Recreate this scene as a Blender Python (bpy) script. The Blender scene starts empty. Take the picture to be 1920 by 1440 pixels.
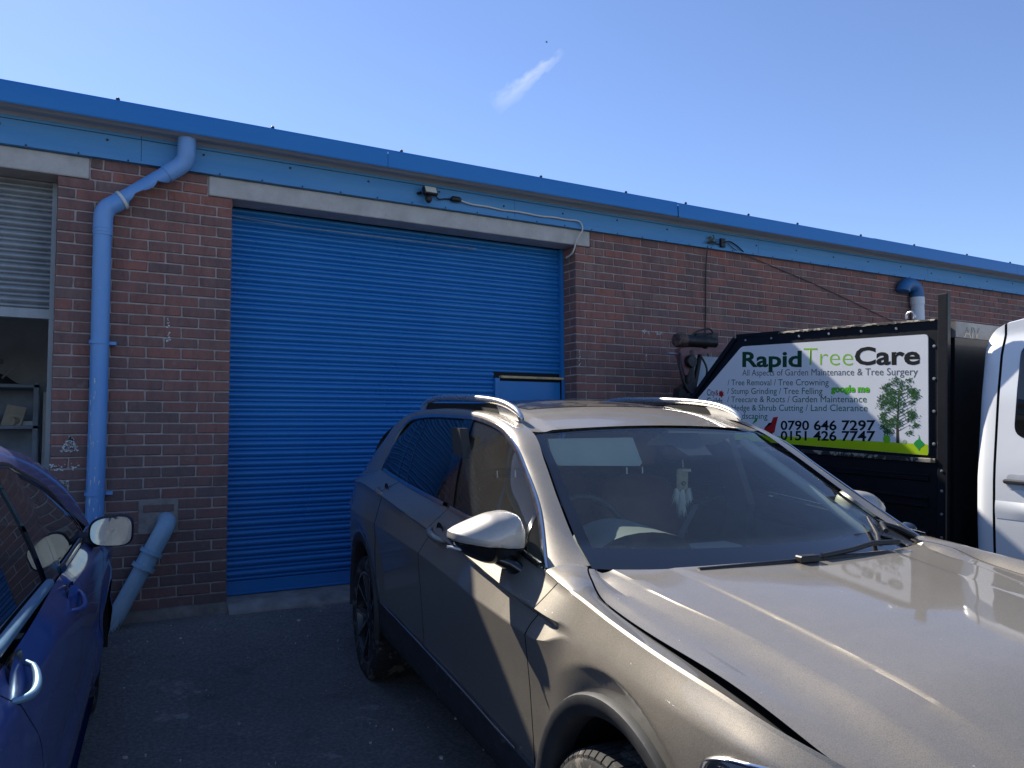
import bpy, bmesh, math, random
import numpy as np
from mathutils import Vector, Matrix, Euler

random.seed(7)
R = math.radians
scene = bpy.context.scene
col = scene.collection

# ------------------------------------------------------------------ camera
cam_d = bpy.data.cameras.new('camera')
cam = bpy.data.objects.new('camera', cam_d)
col.objects.link(cam)
yaw, pitch, roll = R(29.889), R(3.620), R(-0.398)
f0 = Vector((math.sin(yaw) * math.cos(pitch), math.cos(yaw) * math.cos(pitch), math.sin(pitch)))
r0 = Vector((math.cos(yaw), -math.sin(yaw), 0))
u0 = r0.cross(f0)
rr = r0 * math.cos(roll) + u0 * math.sin(roll)
uu = -r0 * math.sin(roll) + u0 * math.cos(roll)
m = Matrix((rr, uu, -f0)).transposed().to_4x4()
m.translation = Vector((-1.084, -5.989, 1.232))
cam.matrix_world = m
cam_d.sensor_width = 36
cam_d.lens = 36 * 1486.74 / 1920
cam_d.clip_start = 0.05
cam_d.clip_end = 4000
scene.camera = cam

# ------------------------------------------------------------------ light, sky, exposure
SUN = Vector((-0.22, 1.0, 0.875)).normalized()
SUN_EL = math.asin(SUN.z)
SUN_AZ = math.atan2(SUN.x, SUN.y)
world = bpy.data.worlds.new('World')
scene.world = world
world.use_nodes = True
wn, wl = world.node_tree.nodes, world.node_tree.links
wn.clear()
w_out = wn.new('ShaderNodeOutputWorld')
w_bg = wn.new('ShaderNodeBackground')
sky = wn.new('ShaderNodeTexSky')
sky.sky_type = 'NISHITA'
sky.sun_disc = False
sky.sun_elevation = SUN_EL
sky.sun_rotation = SUN_AZ
sky.air_density = 1.0
sky.dust_density = 0.15
sky.altitude = 800
sky.ozone_density = 4.0
w_bg.inputs['Strength'].default_value = 0.094


def wnode(t, **kw):
    n = wn.new(t)
    for k, v in kw.items():
        setattr(n, k, v)
    return n


# a thin wisp of cloud, fixed to a direction of the sky
geo = wnode('ShaderNodeTexCoord')
cdir = Vector((0.4715, 0.7776, 0.4160)).normalized()
ca = (Vector((0.5010, 0.7421, 0.4452)) - Vector((0.4463, 0.8037, 0.3935)))
ca = (ca - cdir * ca.dot(cdir)).normalized()
cb = cdir.cross(ca)


def wdot(v):
    n = wnode('ShaderNodeVectorMath', operation='DOT_PRODUCT')
    wl.new(geo.outputs['Generated'], n.inputs[0])
    n.inputs[1].default_value = v
    return n.outputs['Value']


def wmath(op, a, b=None, c=None):
    n = wnode('ShaderNodeMath', operation=op)
    for i, x in enumerate((a, b, c)):
        if x is None:
            continue
        if isinstance(x, (int, float)):
            n.inputs[i].default_value = x
        else:
            wl.new(x, n.inputs[i])
    return n.outputs[0]


along, across, facing = wdot(ca), wdot(cb), wdot(cdir)
noi = wnode('ShaderNodeTexNoise')
cmap = wnode('ShaderNodeCombineXYZ')
wl.new(wmath('MULTIPLY', along, 26.0), cmap.inputs[0])
wl.new(wmath('MULTIPLY', across, 60.0), cmap.inputs[1])
wl.new(cmap.outputs[0], noi.inputs['Vector'])
noi.inputs['Scale'].default_value = 2.2
noi.inputs['Detail'].default_value = 5
wob = wmath('MULTIPLY_ADD', noi.outputs['Fac'], 0.018, -0.009)
ac2 = wmath('ADD', across, wob)
wid = wmath('MULTIPLY_ADD', along, -0.11, 0.0095)
wid = wmath('MAXIMUM', wid, 0.001)
e1 = wmath('SUBTRACT', 1.0, wmath('POWER', wmath('ABSOLUTE', wmath('DIVIDE', ac2, wid)), 1.6))
e2 = wmath('SUBTRACT', 1.0, wmath('POWER', wmath('ABSOLUTE', wmath('DIVIDE', along, 0.053)), 2.5))
wisp = wmath('MULTIPLY', wmath('MAXIMUM', e1, 0.0), wmath('MAXIMUM', e2, 0.0))
wisp = wmath('MULTIPLY', wisp, wmath('GREATER_THAN', facing, 0.5))
wisp = wmath('MULTIPLY', wisp, wmath('MULTIPLY_ADD', noi.outputs['Fac'], 1.1, 0.0))
wmix = wnode('ShaderNodeMixRGB', blend_type='MIX')
wl.new(wmath('MINIMUM', wmath('MULTIPLY', wisp, 0.55), 0.6), wmix.inputs[0])
wtint = wnode('ShaderNodeMixRGB', blend_type='MULTIPLY')
wtint.inputs[0].default_value = 1.0
wl.new(sky.outputs[0], wtint.inputs[1])
wtint.inputs[2].default_value = (1.0, 0.955, 1.04, 1)
wl.new(wtint.outputs[0], wmix.inputs[1])
wmix.inputs[2].default_value = (5.2, 5.6, 6.2, 1)
wl.new(wmix.outputs[0], w_bg.inputs['Color'])
wl.new(w_bg.outputs[0], w_out.inputs['Surface'])

sun_d = bpy.data.lights.new('sun', 'SUN')
sun_d.energy = 5.0
sun_d.angle = R(0.53)
sun_d.color = (1.0, 0.93, 0.82)
sun = bpy.data.objects.new('sun', sun_d)
col.objects.link(sun)
sun.rotation_euler = (-SUN).to_track_quat('-Z', 'Y').to_euler()
sun.location = (-3, 20, 20)

scene.view_settings.view_transform = 'Standard'
scene.view_settings.look = 'None'
scene.view_settings.gamma = 1
scene.view_settings.use_curve_mapping = False
scene.view_settings.exposure = 0.95
scene.render.engine = 'CYCLES'
scene.cycles.use_denoising = True
scene.cycles.max_bounces = 10
scene.cycles.transparent_max_bounces = 16
scene.cycles.caustics_reflective = False
scene.cycles.caustics_refractive = False


# ------------------------------------------------------------------ mesh helpers
class MB:
    def __init__(s):
        s.v = []
        s.f = []

    def add(s, vs, fs):
        o = len(s.v)
        s.v += [tuple(map(float, p)) for p in vs]
        s.f += [tuple(i + o for i in f) for f in fs]
        return s

    def box(s, x0, x1, y0, y1, z0, z1):
        vs = [(x, y, z) for z in (z0, z1) for y in (y0, y1) for x in (x0, x1)]
        return s.add(vs, [(0, 2, 3, 1), (4, 5, 7, 6), (0, 1, 5, 4), (2, 6, 7, 3), (0, 4, 6, 2), (1, 3, 7, 5)])

    def cbox(s, x0, x1, y0, y1, z0, z1, c=0.004):
        """box with all its edges chamfered"""
        xs, ys, zs = (x0, x1), (y0, y1), (z0, z1)
        vs = []
        idx = {}
        for i in range(2):
            for j in range(2):
                for k in range(2):
                    sx, sy, sz = (1 - 2 * i) * c, (1 - 2 * j) * c, (1 - 2 * k) * c
                    idx[(i, j, k, 0)] = len(vs); vs.append((xs[i], ys[j] + sy, zs[k] + sz))
                    idx[(i, j, k, 1)] = len(vs); vs.append((xs[i] + sx, ys[j], zs[k] + sz))
                    idx[(i, j, k, 2)] = len(vs); vs.append((xs[i] + sx, ys[j] + sy, zs[k]))
        cen = Vector(((x0 + x1) / 2, (y0 + y1) / 2, (z0 + z1) / 2))
        fs = []
        for a in range(2):
            fs.append([idx[(a, j, k, 0)] for j, k in ((0, 0), (1, 0), (1, 1), (0, 1))])
            fs.append([idx[(i, a, k, 1)] for i, k in ((0, 0), (1, 0), (1, 1), (0, 1))])
            fs.append([idx[(i, j, a, 2)] for i, j in ((0, 0), (1, 0), (1, 1), (0, 1))])
        for j in range(2):
            for k in range(2):
                fs.append([idx[(0, j, k, 1)], idx[(1, j, k, 1)], idx[(1, j, k, 2)], idx[(0, j, k, 2)]])
        for i in range(2):
            for k in range(2):
                fs.append([idx[(i, 0, k, 0)], idx[(i, 1, k, 0)], idx[(i, 1, k, 2)], idx[(i, 0, k, 2)]])
        for i in range(2):
            for j in range(2):
                fs.append([idx[(i, j, 0, 0)], idx[(i, j, 1, 0)], idx[(i, j, 1, 1)], idx[(i, j, 0, 1)]])
        for i in range(2):
            for j in range(2):
                for k in range(2):
                    fs.append([idx[(i, j, k, 0)], idx[(i, j, k, 1)], idx[(i, j, k, 2)]])
        out = []
        for f in fs:
            p = [Vector(vs[q]) for q in f]
            nn = (p[1] - p[0]).cross(p[2] - p[0])
            ctr = sum(p, Vector()) / len(p)
            out.append(tuple(f) if nn.dot(ctr - cen) > 0 else tuple(reversed(f)))
        return s.add(vs, out)

    def grid(s, P, flip=False, close=False):
        n, mm = len(P), len(P[0])
        vs = [p for row in P for p in row]
        fs = []
        for i in range(n - 1):
            for j in range(mm if close else mm - 1):
                a, b = i * mm + j, i * mm + (j + 1) % mm
                c, d = (i + 1) * mm + (j + 1) % mm, (i + 1) * mm + j
                fs.append((d, c, b, a) if flip else (a, b, c, d))
        return s.add(vs, fs)

    def tube(s, path, rad, n=12, caps=True, arc=None):
        """round bar along a path; rad may be a list"""
        pts = [Vector(p) for p in path]
        k = len(pts)
        rads = rad if isinstance(rad, (list, tuple)) else [rad] * k
        ref = None
        rings = []
        for i, p in enumerate(pts):
            d = (pts[min(i + 1, k - 1)] - pts[max(i - 1, 0)]).normalized()
            if ref is None:
                ref = Vector((0, 0, 1)) if abs(d.z) < 0.9 else Vector((1, 0, 0))
            a = (ref - d * ref.dot(d)).normalized()
            ref = a
            b = d.cross(a)
            rings.append([tuple(p + (a * math.cos(t) + b * math.sin(t)) * rads[i]) for t in [2 * math.pi * j / n for j in range(n)]])
        o = len(s.v)
        s.grid(rings, close=True)
        if caps:
            s.f.append(tuple(o + j for j in reversed(range(n))))
            s.f.append(tuple(o + (k - 1) * n + j for j in range(n)))
        return s

    def lathe(s, prof, n=32, axis='x', center=(0, 0, 0), caps=False):
        """prof: list of (a, r): a along the axis"""
        rings = []
        for a, r in prof:
            ring = []
            for j in range(n):
                t = 2 * math.pi * j / n
                c, d = r * math.cos(t), r * math.sin(t)
                p = {'x': (a, c, d), 'y': (d, a, c), 'z': (c, d, a)}[axis]
                ring.append((p[0] + center[0], p[1] + center[1], p[2] + center[2]))
            rings.append(ring)
        o = len(s.v)
        s.grid(rings, close=True)
        if caps:
            s.f.append(tuple(o + j for j in reversed(range(n))))
            s.f.append(tuple(o + (len(prof) - 1) * n + j for j in range(n)))
        return s

    def prism(s, poly, y0, y1, axis='y'):
        """polygon (a, b) extruded along an axis; axis y: (x,z), x: (y,z), z: (x,y)"""
        k = len(poly)

        def pt(a, b, c):
            return {'y': (a, c, b), 'x': (c, a, b), 'z': (a, b, c)}[axis]
        vs = [pt(a, b, y0) for a, b in poly] + [pt(a, b, y1) for a, b in poly]
        fs = [tuple(reversed(range(k))), tuple(range(k, 2 * k))]
        fs += [(i, (i + 1) % k, k + (i + 1) % k, k + i) for i in range(k)]
        return s.add(vs, fs)

    def xf(s, M):
        s.v = [tuple(M @ Vector(p)) for p in s.v]
        return s

    def mesh(s, name, mat, smooth=None, fix=True):
        me = bpy.data.meshes.new(name)
        me.from_pydata(s.v, [], s.f)
        if fix:
            bm = bmesh.new()
            bm.from_mesh(me)
            bmesh.ops.remove_doubles(bm, verts=bm.verts, dist=1e-5)
            bmesh.ops.recalc_face_normals(bm, faces=bm.faces)
            bm.to_mesh(me)
            bm.free()
        if mat is not None:
            me.materials.append(mat)
        if smooth is not None:
            me.polygons.foreach_set('use_smooth', [True] * len(me.polygons))
            me.set_sharp_from_angle(angle=R(smooth))
        me.update()
        return me

    def build(s, name, mat, parent=None, smooth=None, fix=True):
        return link(name, s.mesh(name, mat, smooth, fix), parent)


def link(name, me, parent=None):
    o = bpy.data.objects.new(name, me)
    col.objects.link(o)
    if parent is not None:
        o.parent = parent
    return o


def tag(o, label=None, cat=None, group=None, kind=None):
    if label: o['label'] = label
    if cat: o['category'] = cat
    if group: o['group'] = group
    if kind: o['kind'] = kind
    return o


def empty(name, loc, rot=(0, 0, 0)):
    o = bpy.data.objects.new(name, None)
    o.empty_display_size = 0.2
    col.objects.link(o)
    o.location = loc
    o.rotation_euler = rot
    return o


def pch(x, xs, ys):
    """smooth monotone interpolation"""
    xs = np.asarray(xs, float); ys = np.asarray(ys, float)
    x = np.asarray(x, float)
    h = np.diff(xs); dl = np.diff(ys) / h
    d = np.zeros(len(xs))
    d[0], d[-1] = dl[0], dl[-1]
    for i in range(1, len(xs) - 1):
        if dl[i - 1] * dl[i] > 0:
            w1, w2 = 2 * h[i] + h[i - 1], h[i] + 2 * h[i - 1]
            d[i] = (w1 + w2) / (w1 / dl[i - 1] + w2 / dl[i])
    i = np.clip(np.searchsorted(xs, x) - 1, 0, len(xs) - 2)
    t = (x - xs[i]) / h[i]
    t = np.clip(t, -0.3, 1.3)
    r = (2 * t**3 - 3 * t**2 + 1) * ys[i] + (t**3 - 2 * t**2 + t) * h[i] * d[i] + (-2 * t**3 + 3 * t**2) * ys[i + 1] + (t**3 - t**2) * h[i] * d[i + 1]
    return r


def sstep(a, b, x):
    t = min(max((x - a) / (b - a), 0.0), 1.0)
    return t * t * (3 - 2 * t)


# ------------------------------------------------------------------ material helpers
def mat_new(name):
    mt = bpy.data.materials.new(name)
    mt.use_nodes = True
    nt = mt.node_tree
    b = nt.nodes['Principled BSDF']
    return mt, nt, b


def nmath(nt, op, a, b=None, clamp=False):
    n = nt.nodes.new('ShaderNodeMath')
    n.operation = op
    n.use_clamp = clamp
    for i, x in enumerate((a, b)):
        if x is None: continue
        if isinstance(x, (int, float)): n.inputs[i].default_value = x
        else: nt.links.new(x, n.inputs[i])
    return n.outputs[0]


def noise(nt, scale, detail=4, rough=0.55, stretch=None, coord='Object', dist=0.0):
    tc = nt.nodes.new('ShaderNodeTexCoord')
    n = nt.nodes.new('ShaderNodeTexNoise')
    n.inputs['Scale'].default_value = scale
    n.inputs['Detail'].default_value = detail
    n.inputs['Roughness'].default_value = rough
    n.inputs['Distortion'].default_value = dist
    if coord != 'World':
        src = tc.outputs[coord]
    else:
        g = nt.nodes.new('ShaderNodeNewGeometry')
        src = g.outputs['Position']
    if stretch:
        mp = nt.nodes.new('ShaderNodeMapping')
        mp.inputs['Scale'].default_value = stretch
        nt.links.new(src, mp.inputs['Vector'])
        src = mp.outputs[0]
    nt.links.new(src, n.inputs['Vector'])
    return n.outputs['Fac']


def ramp(nt, fac, stops):
    n = nt.nodes.new('ShaderNodeValToRGB')
    cr = n.color_ramp
    while len(cr.elements) < len(stops):
        cr.elements.new(0.5)
    for e, (p, c) in zip(cr.elements, stops):
        e.position = p
        e.color = (*c, 1) if len(c) == 3 else c
    nt.links.new(fac, n.inputs[0])
    return n.outputs[0]


def mixc(nt, fac, a, b, mode='MIX'):
    n = nt.nodes.new('ShaderNodeMixRGB')
    n.blend_type = mode
    for i, x in ((0, fac), (1, a), (2, b)):
        if isinstance(x, (int, float)): n.inputs[i].default_value = x
        elif isinstance(x, tuple): n.inputs[i].default_value = (*x, 1)
        else: nt.links.new(x, n.inputs[i])
    return n.outputs[0]


def bump(nt, b, h, strength=0.3, dist=0.01):
    n = nt.nodes.new('ShaderNodeBump')
    n.inputs['Strength'].default_value = strength
    n.inputs['Distance'].default_value = dist
    nt.links.new(h, n.inputs['Height'])
    nt.links.new(n.outputs[0], b.inputs['Normal'])


def plain(name, c, rough=0.6, metal=0.0, var=0.15, scale=8, bmp=0.0, coat=0.0, spec=None, coord='Object', wear=None):
    """paint, plastic, metal: base colour with soft mottling and wear"""
    mt, nt, b = mat_new(name)
    n = noise(nt, scale, 6, 0.6, coord=coord)
    lo = tuple(x * (1 - var) for x in c); hi = tuple(min(1, x * (1 + var)) for x in c)
    cc = ramp(nt, n, [(0.3, lo), (0.7, hi)])
    if wear:
        wc, wth, wsc = wear
        w = noise(nt, wsc, 8, 0.65, coord=coord)
        cc = mixc(nt, ramp(nt, w, [(wth, (0, 0, 0)), (wth + 0.04, (1, 1, 1))]), cc, wc)
    nt.links.new(cc, b.inputs['Base Color'])
    n2 = noise(nt, scale * 3, 3, coord=coord)
    nt.links.new(nmath(nt, 'MULTIPLY_ADD', n2, 0.2, ) if False else nmath(nt, 'ADD', nmath(nt, 'MULTIPLY', n2, 0.16), rough - 0.08), b.inputs['Roughness'])
    b.inputs['Metallic'].default_value = metal
    if coat:
        b.inputs['Coat Weight'].default_value = coat
        b.inputs['Coat Roughness'].default_value = 0.04
    if spec is not None:
        b.inputs['Specular IOR Level'].default_value = spec
    if bmp:
        n3 = noise(nt, scale * 14, 5, coord=coord)
        bump(nt, b, n3, bmp, 0.004)
    return mt


def car_paint(name, c, metal=0.6, rough=0.36, dust=(0.33, 0.29, 0.23), dustamt=0.25, flake=0.12):
    mt, nt, b = mat_new(name)
    fl = noise(nt, 420, 2, 0.8, coord='Object')
    base = ramp(nt, fl, [(0.35, tuple(x * (1 - flake) for x in c)), (0.65, tuple(x * (1 + flake) for x in c))])
    d = noise(nt, 14.0, 9, 0.75, coord='Object')
    dm = ramp(nt, d, [(0.30, (0, 0, 0)), (0.80, (dustamt,) * 3)])
    # specks of dust
    sp = nt.nodes.new('ShaderNodeTexVoronoi')
    sp.inputs['Scale'].default_value = 24
    tc = nt.nodes.new('ShaderNodeTexCoord')
    nt.links.new(tc.outputs['Object'], sp.inputs['Vector'])
    spk = nmath(nt, 'LESS_THAN', sp.outputs['Distance'], 0.055)
    rnd = nt.nodes.new('ShaderNodeSeparateColor')
    nt.links.new(sp.outputs['Color'], rnd.inputs[0])
    spk = nmath(nt, 'MULTIPLY', spk, nmath(nt, 'GREATER_THAN', rnd.outputs[0], 0.80))
    base = mixc(nt, dm, base, dust)
    base = mixc(nt, nmath(nt, 'MULTIPLY', spk, 0.6), base, (0.7, 0.68, 0.62))
    nt.links.new(base, b.inputs['Base Color'])
    nt.links.new(nmath(nt, 'SUBTRACT', metal, nmath(nt, 'MULTIPLY', dm, 0.6)), b.inputs['Metallic'])
    nt.links.new(nmath(nt, 'ADD', rough, nmath(nt, 'MULTIPLY', dm, 0.6)), b.inputs['Roughness'])
    b.inputs['Coat Weight'].default_value = 0.85
    b.inputs['Coat IOR'].default_value = 1.5
    nt.links.new(nmath(nt, 'ADD', 0.03, nmath(nt, 'MULTIPLY', dm, 0.35)), b.inputs['Coat Roughness'])
    return mt


def glass_mat(name, tint, ior=1.5, rough=0.0, dust=0.0, dustc=(0.55, 0.55, 0.5)):
    """single sheet of car or window glass: see-through tint, mirror reflection by angle, a film of dust"""
    mt = bpy.data.materials.new(name)
    mt.use_nodes = True
    nt = mt.node_tree
    nt.nodes.clear()
    out = nt.nodes.new('ShaderNodeOutputMaterial')
    tr = nt.nodes.new('ShaderNodeBsdfTransparent')
    tr.inputs[0].default_value = (*tint, 1)
    gl = nt.nodes.new('ShaderNodeBsdfGlossy')
    gl.inputs['Roughness'].default_value = rough
    gl.inputs[0].default_value = (1, 1, 1, 1)
    fr = nt.nodes.new('ShaderNodeFresnel')
    fr.inputs[0].default_value = ior
    geo_ = nt.nodes.new('ShaderNodeNewGeometry')
    fac = nmath(nt, 'MULTIPLY', fr.outputs[0], nmath(nt, 'SUBTRACT', 1.0, geo_.outputs['Backfacing']))
    mx = nt.nodes.new('ShaderNodeMixShader')
    nt.links.new(fac, mx.inputs[0])
    nt.links.new(tr.outputs[0], mx.inputs[1])
    nt.links.new(gl.outputs[0], mx.inputs[2])
    res = mx.outputs[0]
    if dust:
        df = nt.nodes.new('ShaderNodeBsdfDiffuse')
        df.inputs[0].default_value = (*dustc, 1)
        n1 = noise(nt, 9, 9, 0.8)
        n2 = noise(nt, 160, 2, 0.5)
        dm = ramp(nt, n1, [(0.3, (dust * 0.75,) * 3), (0.75, (dust * 1.35,) * 3)])
        dm = nmath(nt, 'MULTIPLY', dm, nmath(nt, 'ADD', 0.6, nmath(nt, 'MULTIPLY', n2, 0.8)))
        sp = nt.nodes.new('ShaderNodeTexVoronoi')
        sp.inputs['Scale'].default_value = 36
        tc = nt.nodes.new('ShaderNodeTexCoord')
        nt.links.new(tc.outputs['Object'], sp.inputs['Vector'])
        rnd = nt.nodes.new('ShaderNodeSeparateColor')
        nt.links.new(sp.outputs['Color'], rnd.inputs[0])
        spk = nmath(nt, 'MULTIPLY', nmath(nt, 'LESS_THAN', sp.outputs['Distance'], 0.06), nmath(nt, 'GREATER_THAN', rnd.outputs[0], 0.88))
        dm = nmath(nt, 'ADD', dm, nmath(nt, 'MULTIPLY', spk, 0.3), True)
        m2 = nt.nodes.new('ShaderNodeMixShader')
        nt.links.new(dm, m2.inputs[0])
        nt.links.new(res, m2.inputs[1])
        nt.links.new(df.outputs[0], m2.inputs[2])
        res = m2.outputs[0]
    nt.links.new(res, out.inputs['Surface'])
    return mt


# --- brick: each brick its own tone (object random, or island random where bricks are joined)
def brick_mat():
    mt, nt, b = mat_new('brick')
    oi = nt.nodes.new('ShaderNodeObjectInfo')
    ge = nt.nodes.new('ShaderNodeNewGeometry')
    rnd = nmath(nt, 'FRACT', nmath(nt, 'ADD', oi.outputs['Random'], ge.outputs['Random Per Island']))
    c = ramp(nt, rnd, [(0.0, (0.180, 0.113, 0.105)), (0.25, (0.225, 0.125, 0.112)), (0.5, (0.255, 0.131, 0.112)),
                       (0.75, (0.285, 0.131, 0.107)), (0.88, (0.325, 0.136, 0.104)), (0.95, (0.265, 0.160, 0.135)), (1.0, (0.20, 0.132, 0.124))])
    # dragged vertical streaks in each brick
    st = noise(nt, 1.0, 6, 0.7, stretch=(17, 17, 4.0), coord='World', dist=0.5)
    c = mixc(nt, 0.55, c, ramp(nt, st, [(0.35, (0.6, 0.56, 0.58)), (0.5, (0.95, 0.95, 0.95)), (0.66, (1.25, 1.18, 1.14))]), 'MULTIPLY')
    # broad grime: the wall is darker and greyer low down and in patches
    g = nt.nodes.new('ShaderNodeNewGeometry')
    sx = nt.nodes.new('ShaderNodeSeparateXYZ')
    nt.links.new(g.outputs['Position'], sx.inputs[0])
    gn = noise(nt, 1.4, 5, 0.6, coord='World')
    low = nmath(nt, 'MULTIPLY', nmath(nt, 'SUBTRACT', 2.6, sx.outputs['Z']), 0.42, True)
    gr = nmath(nt, 'MULTIPLY', low, nmath(nt, 'ADD', 0.45, gn), True)
    c = mixc(nt, gr, c, mixc(nt, 0.55, c, (0.150, 0.122, 0.122)))
    # damp, darker runs and worn faces
    dr = noise(nt, 1.0, 7, 0.7, stretch=(2.6, 2.6, 0.7), coord='World')
    c = mixc(nt, ramp(nt, dr, [(0.42, (0.55, 0.55, 0.55)), (0.56, (0, 0, 0))]), c, mixc(nt, 0.5, c, (0.10, 0.085, 0.085)))
    wf_ = noise(nt, 32, 9, 0.8, coord='World')
    c = mixc(nt, ramp(nt, wf_, [(0.54, (0, 0, 0)), (0.70, (0.45, 0.45, 0.45))]), c, (0.34, 0.24, 0.21))
    # pale lime and mortar smears
    sm = noise(nt, 9, 8, 0.72, coord='World')
    c = mixc(nt, ramp(nt, sm, [(0.60, (0, 0, 0)), (0.74, (0.5, 0.5, 0.5))]), c, (0.36, 0.32, 0.29))
    fs = noise(nt, 75, 6, 0.75, coord='World')
    c = mixc(nt, ramp(nt, fs, [(0.66, (0, 0, 0)), (0.72, (0.45, 0.45, 0.45))]), c, (0.5, 0.47, 0.43))
    nt.links.new(c, b.inputs['Base Color'])
    b.inputs['Roughness'].default_value = 0.92
    b.inputs['Specular IOR Level'].default_value = 0.25
    bn = noise(nt, 60, 8, 0.7, coord='World')
    bump(nt, b, bn, 0.55, 0.006)
    return mt


M = {}
M['brick'] = brick_mat()
M['mortar'] = plain('mortar', (0.37, 0.315, 0.29), 0.95, var=0.3, scale=10, bmp=0.5, coord='World')


def concrete():
    mt, nt, b = mat_new('concrete')
    n = noise(nt, 5, 8, 0.65, coord='World')
    c = ramp(nt, n, [(0.3, (0.40, 0.385, 0.35)), (0.7, (0.56, 0.54, 0.50))])
    n2 = noise(nt, 70, 6, 0.7, coord='World')
    c = mixc(nt, ramp(nt, n2, [(0.62, (0, 0, 0)), (0.70, (0.7, 0.7, 0.7))]), c, (0.24, 0.23, 0.21))
    n4 = noise(nt, 48, 4, 0.6, coord='World')
    c = mixc(nt, ramp(nt, n4, [(0.70, (0, 0, 0)), (0.76, (0.6, 0.6, 0.6))]), c, (0.6, 0.58, 0.52))
    nt.links.new(c, b.inputs['Base Color'])
    b.inputs['Roughness'].default_value = 0.93
    bump(nt, b, n2, 0.6, 0.006)
    return mt


M['concrete'] = concrete()


def asphalt():
    mt, nt, b = mat_new('asphalt')
    big = noise(nt, 0.9, 6, 0.6, coord='World')
    c = ramp(nt, big, [(0.3, (0.150, 0.147, 0.142)), (0.7, (0.225, 0.218, 0.205))])
    gr = noise(nt, 140, 4, 0.7, coord='World')
    c = mixc(nt, 0.7, c, ramp(nt, gr, [(0.3, (0.55, 0.55, 0.55)), (0.55, (1, 1, 1)), (0.75, (1.7, 1.65, 1.6))]), 'MULTIPLY')
    g2 = noise(nt, 52, 3, 0.6, coord='World')
    c = mixc(nt, 0.6, c, ramp(nt, g2, [(0.36, (0.62, 0.62, 0.63)), (0.5, (1, 1, 1)), (0.66, (1.5, 1.48, 1.45))]), 'MULTIPLY')
    # pale cement scuffs
    sc = noise(nt, 2.2, 14, 0.80, coord='World', dist=0.1)
    c = mixc(nt, ramp(nt, sc, [(0.58, (0, 0, 0)), (0.66, (0.75, 0.75, 0.75))]), c, (0.42, 0.40, 0.37))
    # grit
    vo = nt.nodes.new('ShaderNodeTexVoronoi')
    vo.inputs['Scale'].default_value = 26
    g = nt.nodes.new('ShaderNodeNewGeometry')
    nt.links.new(g.outputs['Position'], vo.inputs['Vector'])
    rd = nt.nodes.new('ShaderNodeSeparateColor')
    nt.links.new(vo.outputs['Color'], rd.inputs[0])
    k = nmath(nt, 'MULTIPLY', nmath(nt, 'LESS_THAN', vo.outputs['Distance'], 0.10), nmath(nt, 'GREATER_THAN', rd.outputs[0], 0.82))
    c = mixc(nt, nmath(nt, 'MULTIPLY', k, 0.7), c, (0.5, 0.47, 0.43))
    # oil stains
    oi = noise(nt, 1.7, 5, 0.6, coord='World', dist=1.0)
    c = mixc(nt, ramp(nt, oi, [(0.30, (0.55, 0.55, 0.55)), (0.40, (0, 0, 0))]), c, (0.07, 0.07, 0.072))
    nt.links.new(c, b.inputs['Base Color'])
    b.inputs['Roughness'].default_value = 0.9
    bump(nt, b, gr, 0.55, 0.008)
    return mt


M['asphalt'] = asphalt()


def weathered(name, c, faded, rough=0.5, streak=(3, 3, 0.6), amt=0.6, spots=(0.05, 0.06, 0.07), bmp=0.0, metal=0.0):
    """sun-bleached sheet metal paint with streaks and dirt"""
    mt, nt, b = mat_new(name)
    a = noise(nt, 1.2, 7, 0.65, stretch=streak, coord='World')
    cc = mixc(nt, ramp(nt, a, [(0.35, (0, 0, 0)), (0.7, (amt,) * 3)]), c, faded)
    s1 = noise(nt, 18, 8, 0.75, coord='World')
    cc = mixc(nt, ramp(nt, s1, [(0.64, (0, 0, 0)), (0.74, (0.6, 0.6, 0.6))]), cc, spots)
    s2 = noise(nt, 60, 3, 0.6, coord='World')
    cc = mixc(nt, ramp(nt, s2, [(0.72, (0, 0, 0)), (0.76, (0.5, 0.5, 0.5))]), cc, tuple(min(1, x * 1.6 + 0.1) for x in faded))
    nt.links.new(cc, b.inputs['Base Color'])
    nt.links.new(nmath(nt, 'ADD', nmath(nt, 'MULTIPLY', a, 0.25), rough - 0.12), b.inputs['Roughness'])
    b.inputs['Metallic'].default_value = metal
    if bmp:
        bump(nt, b, s1, bmp, 0.004)
    return mt


M['trim_blue'] = weathered('trim_blue', (0.007, 0.175, 0.50), (0.03, 0.235, 0.52), 0.40, (1.0, 1, 6), 0.4)
M['fascia_blue'] = weathered('fascia_blue', (0.05, 0.245, 0.52), (0.12, 0.33, 0.56), 0.55, (0.7, 1, 8), 0.7)
M['soffit'] = weathered('soffit', (0.36, 0.37, 0.36), (0.52, 0.52, 0.50), 0.7, (0.8, 9, 3), 0.7, (0.10, 0.11, 0.11))
M['shutter_blue'] = weathered('shutter_blue', (0.014, 0.172, 0.47), (0.04, 0.235, 0.53), 0.30, (0.8, 1, 0.5), 0.5, (0.01, 0.07, 0.3))
M['galv'] = weathered('galvanised_steel', (0.22, 0.25, 0.27), (0.40, 0.43, 0.45), 0.5, (3, 1, 2), 0.8, (0.13, 0.15, 0.17), metal=0.35)
M['pipe_blue'] = weathered('pipe_blue', (0.10, 0.29, 0.62), (0.24, 0.42, 0.70), 0.42, (4, 4, 0.7), 0.6, (0.30, 0.42, 0.58))
M['pipe_grey'] = weathered('pipe_grey', (0.20, 0.36, 0.50), (0.40, 0.52, 0.60), 0.5, (5, 5, 2), 0.8, (0.42, 0.46, 0.47))
M['pipe_deep'] = weathered('pipe_deep_blue', (0.02, 0.12, 0.30), (0.05, 0.18, 0.36), 0.5, (4, 4, 2), 0.6)
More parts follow.
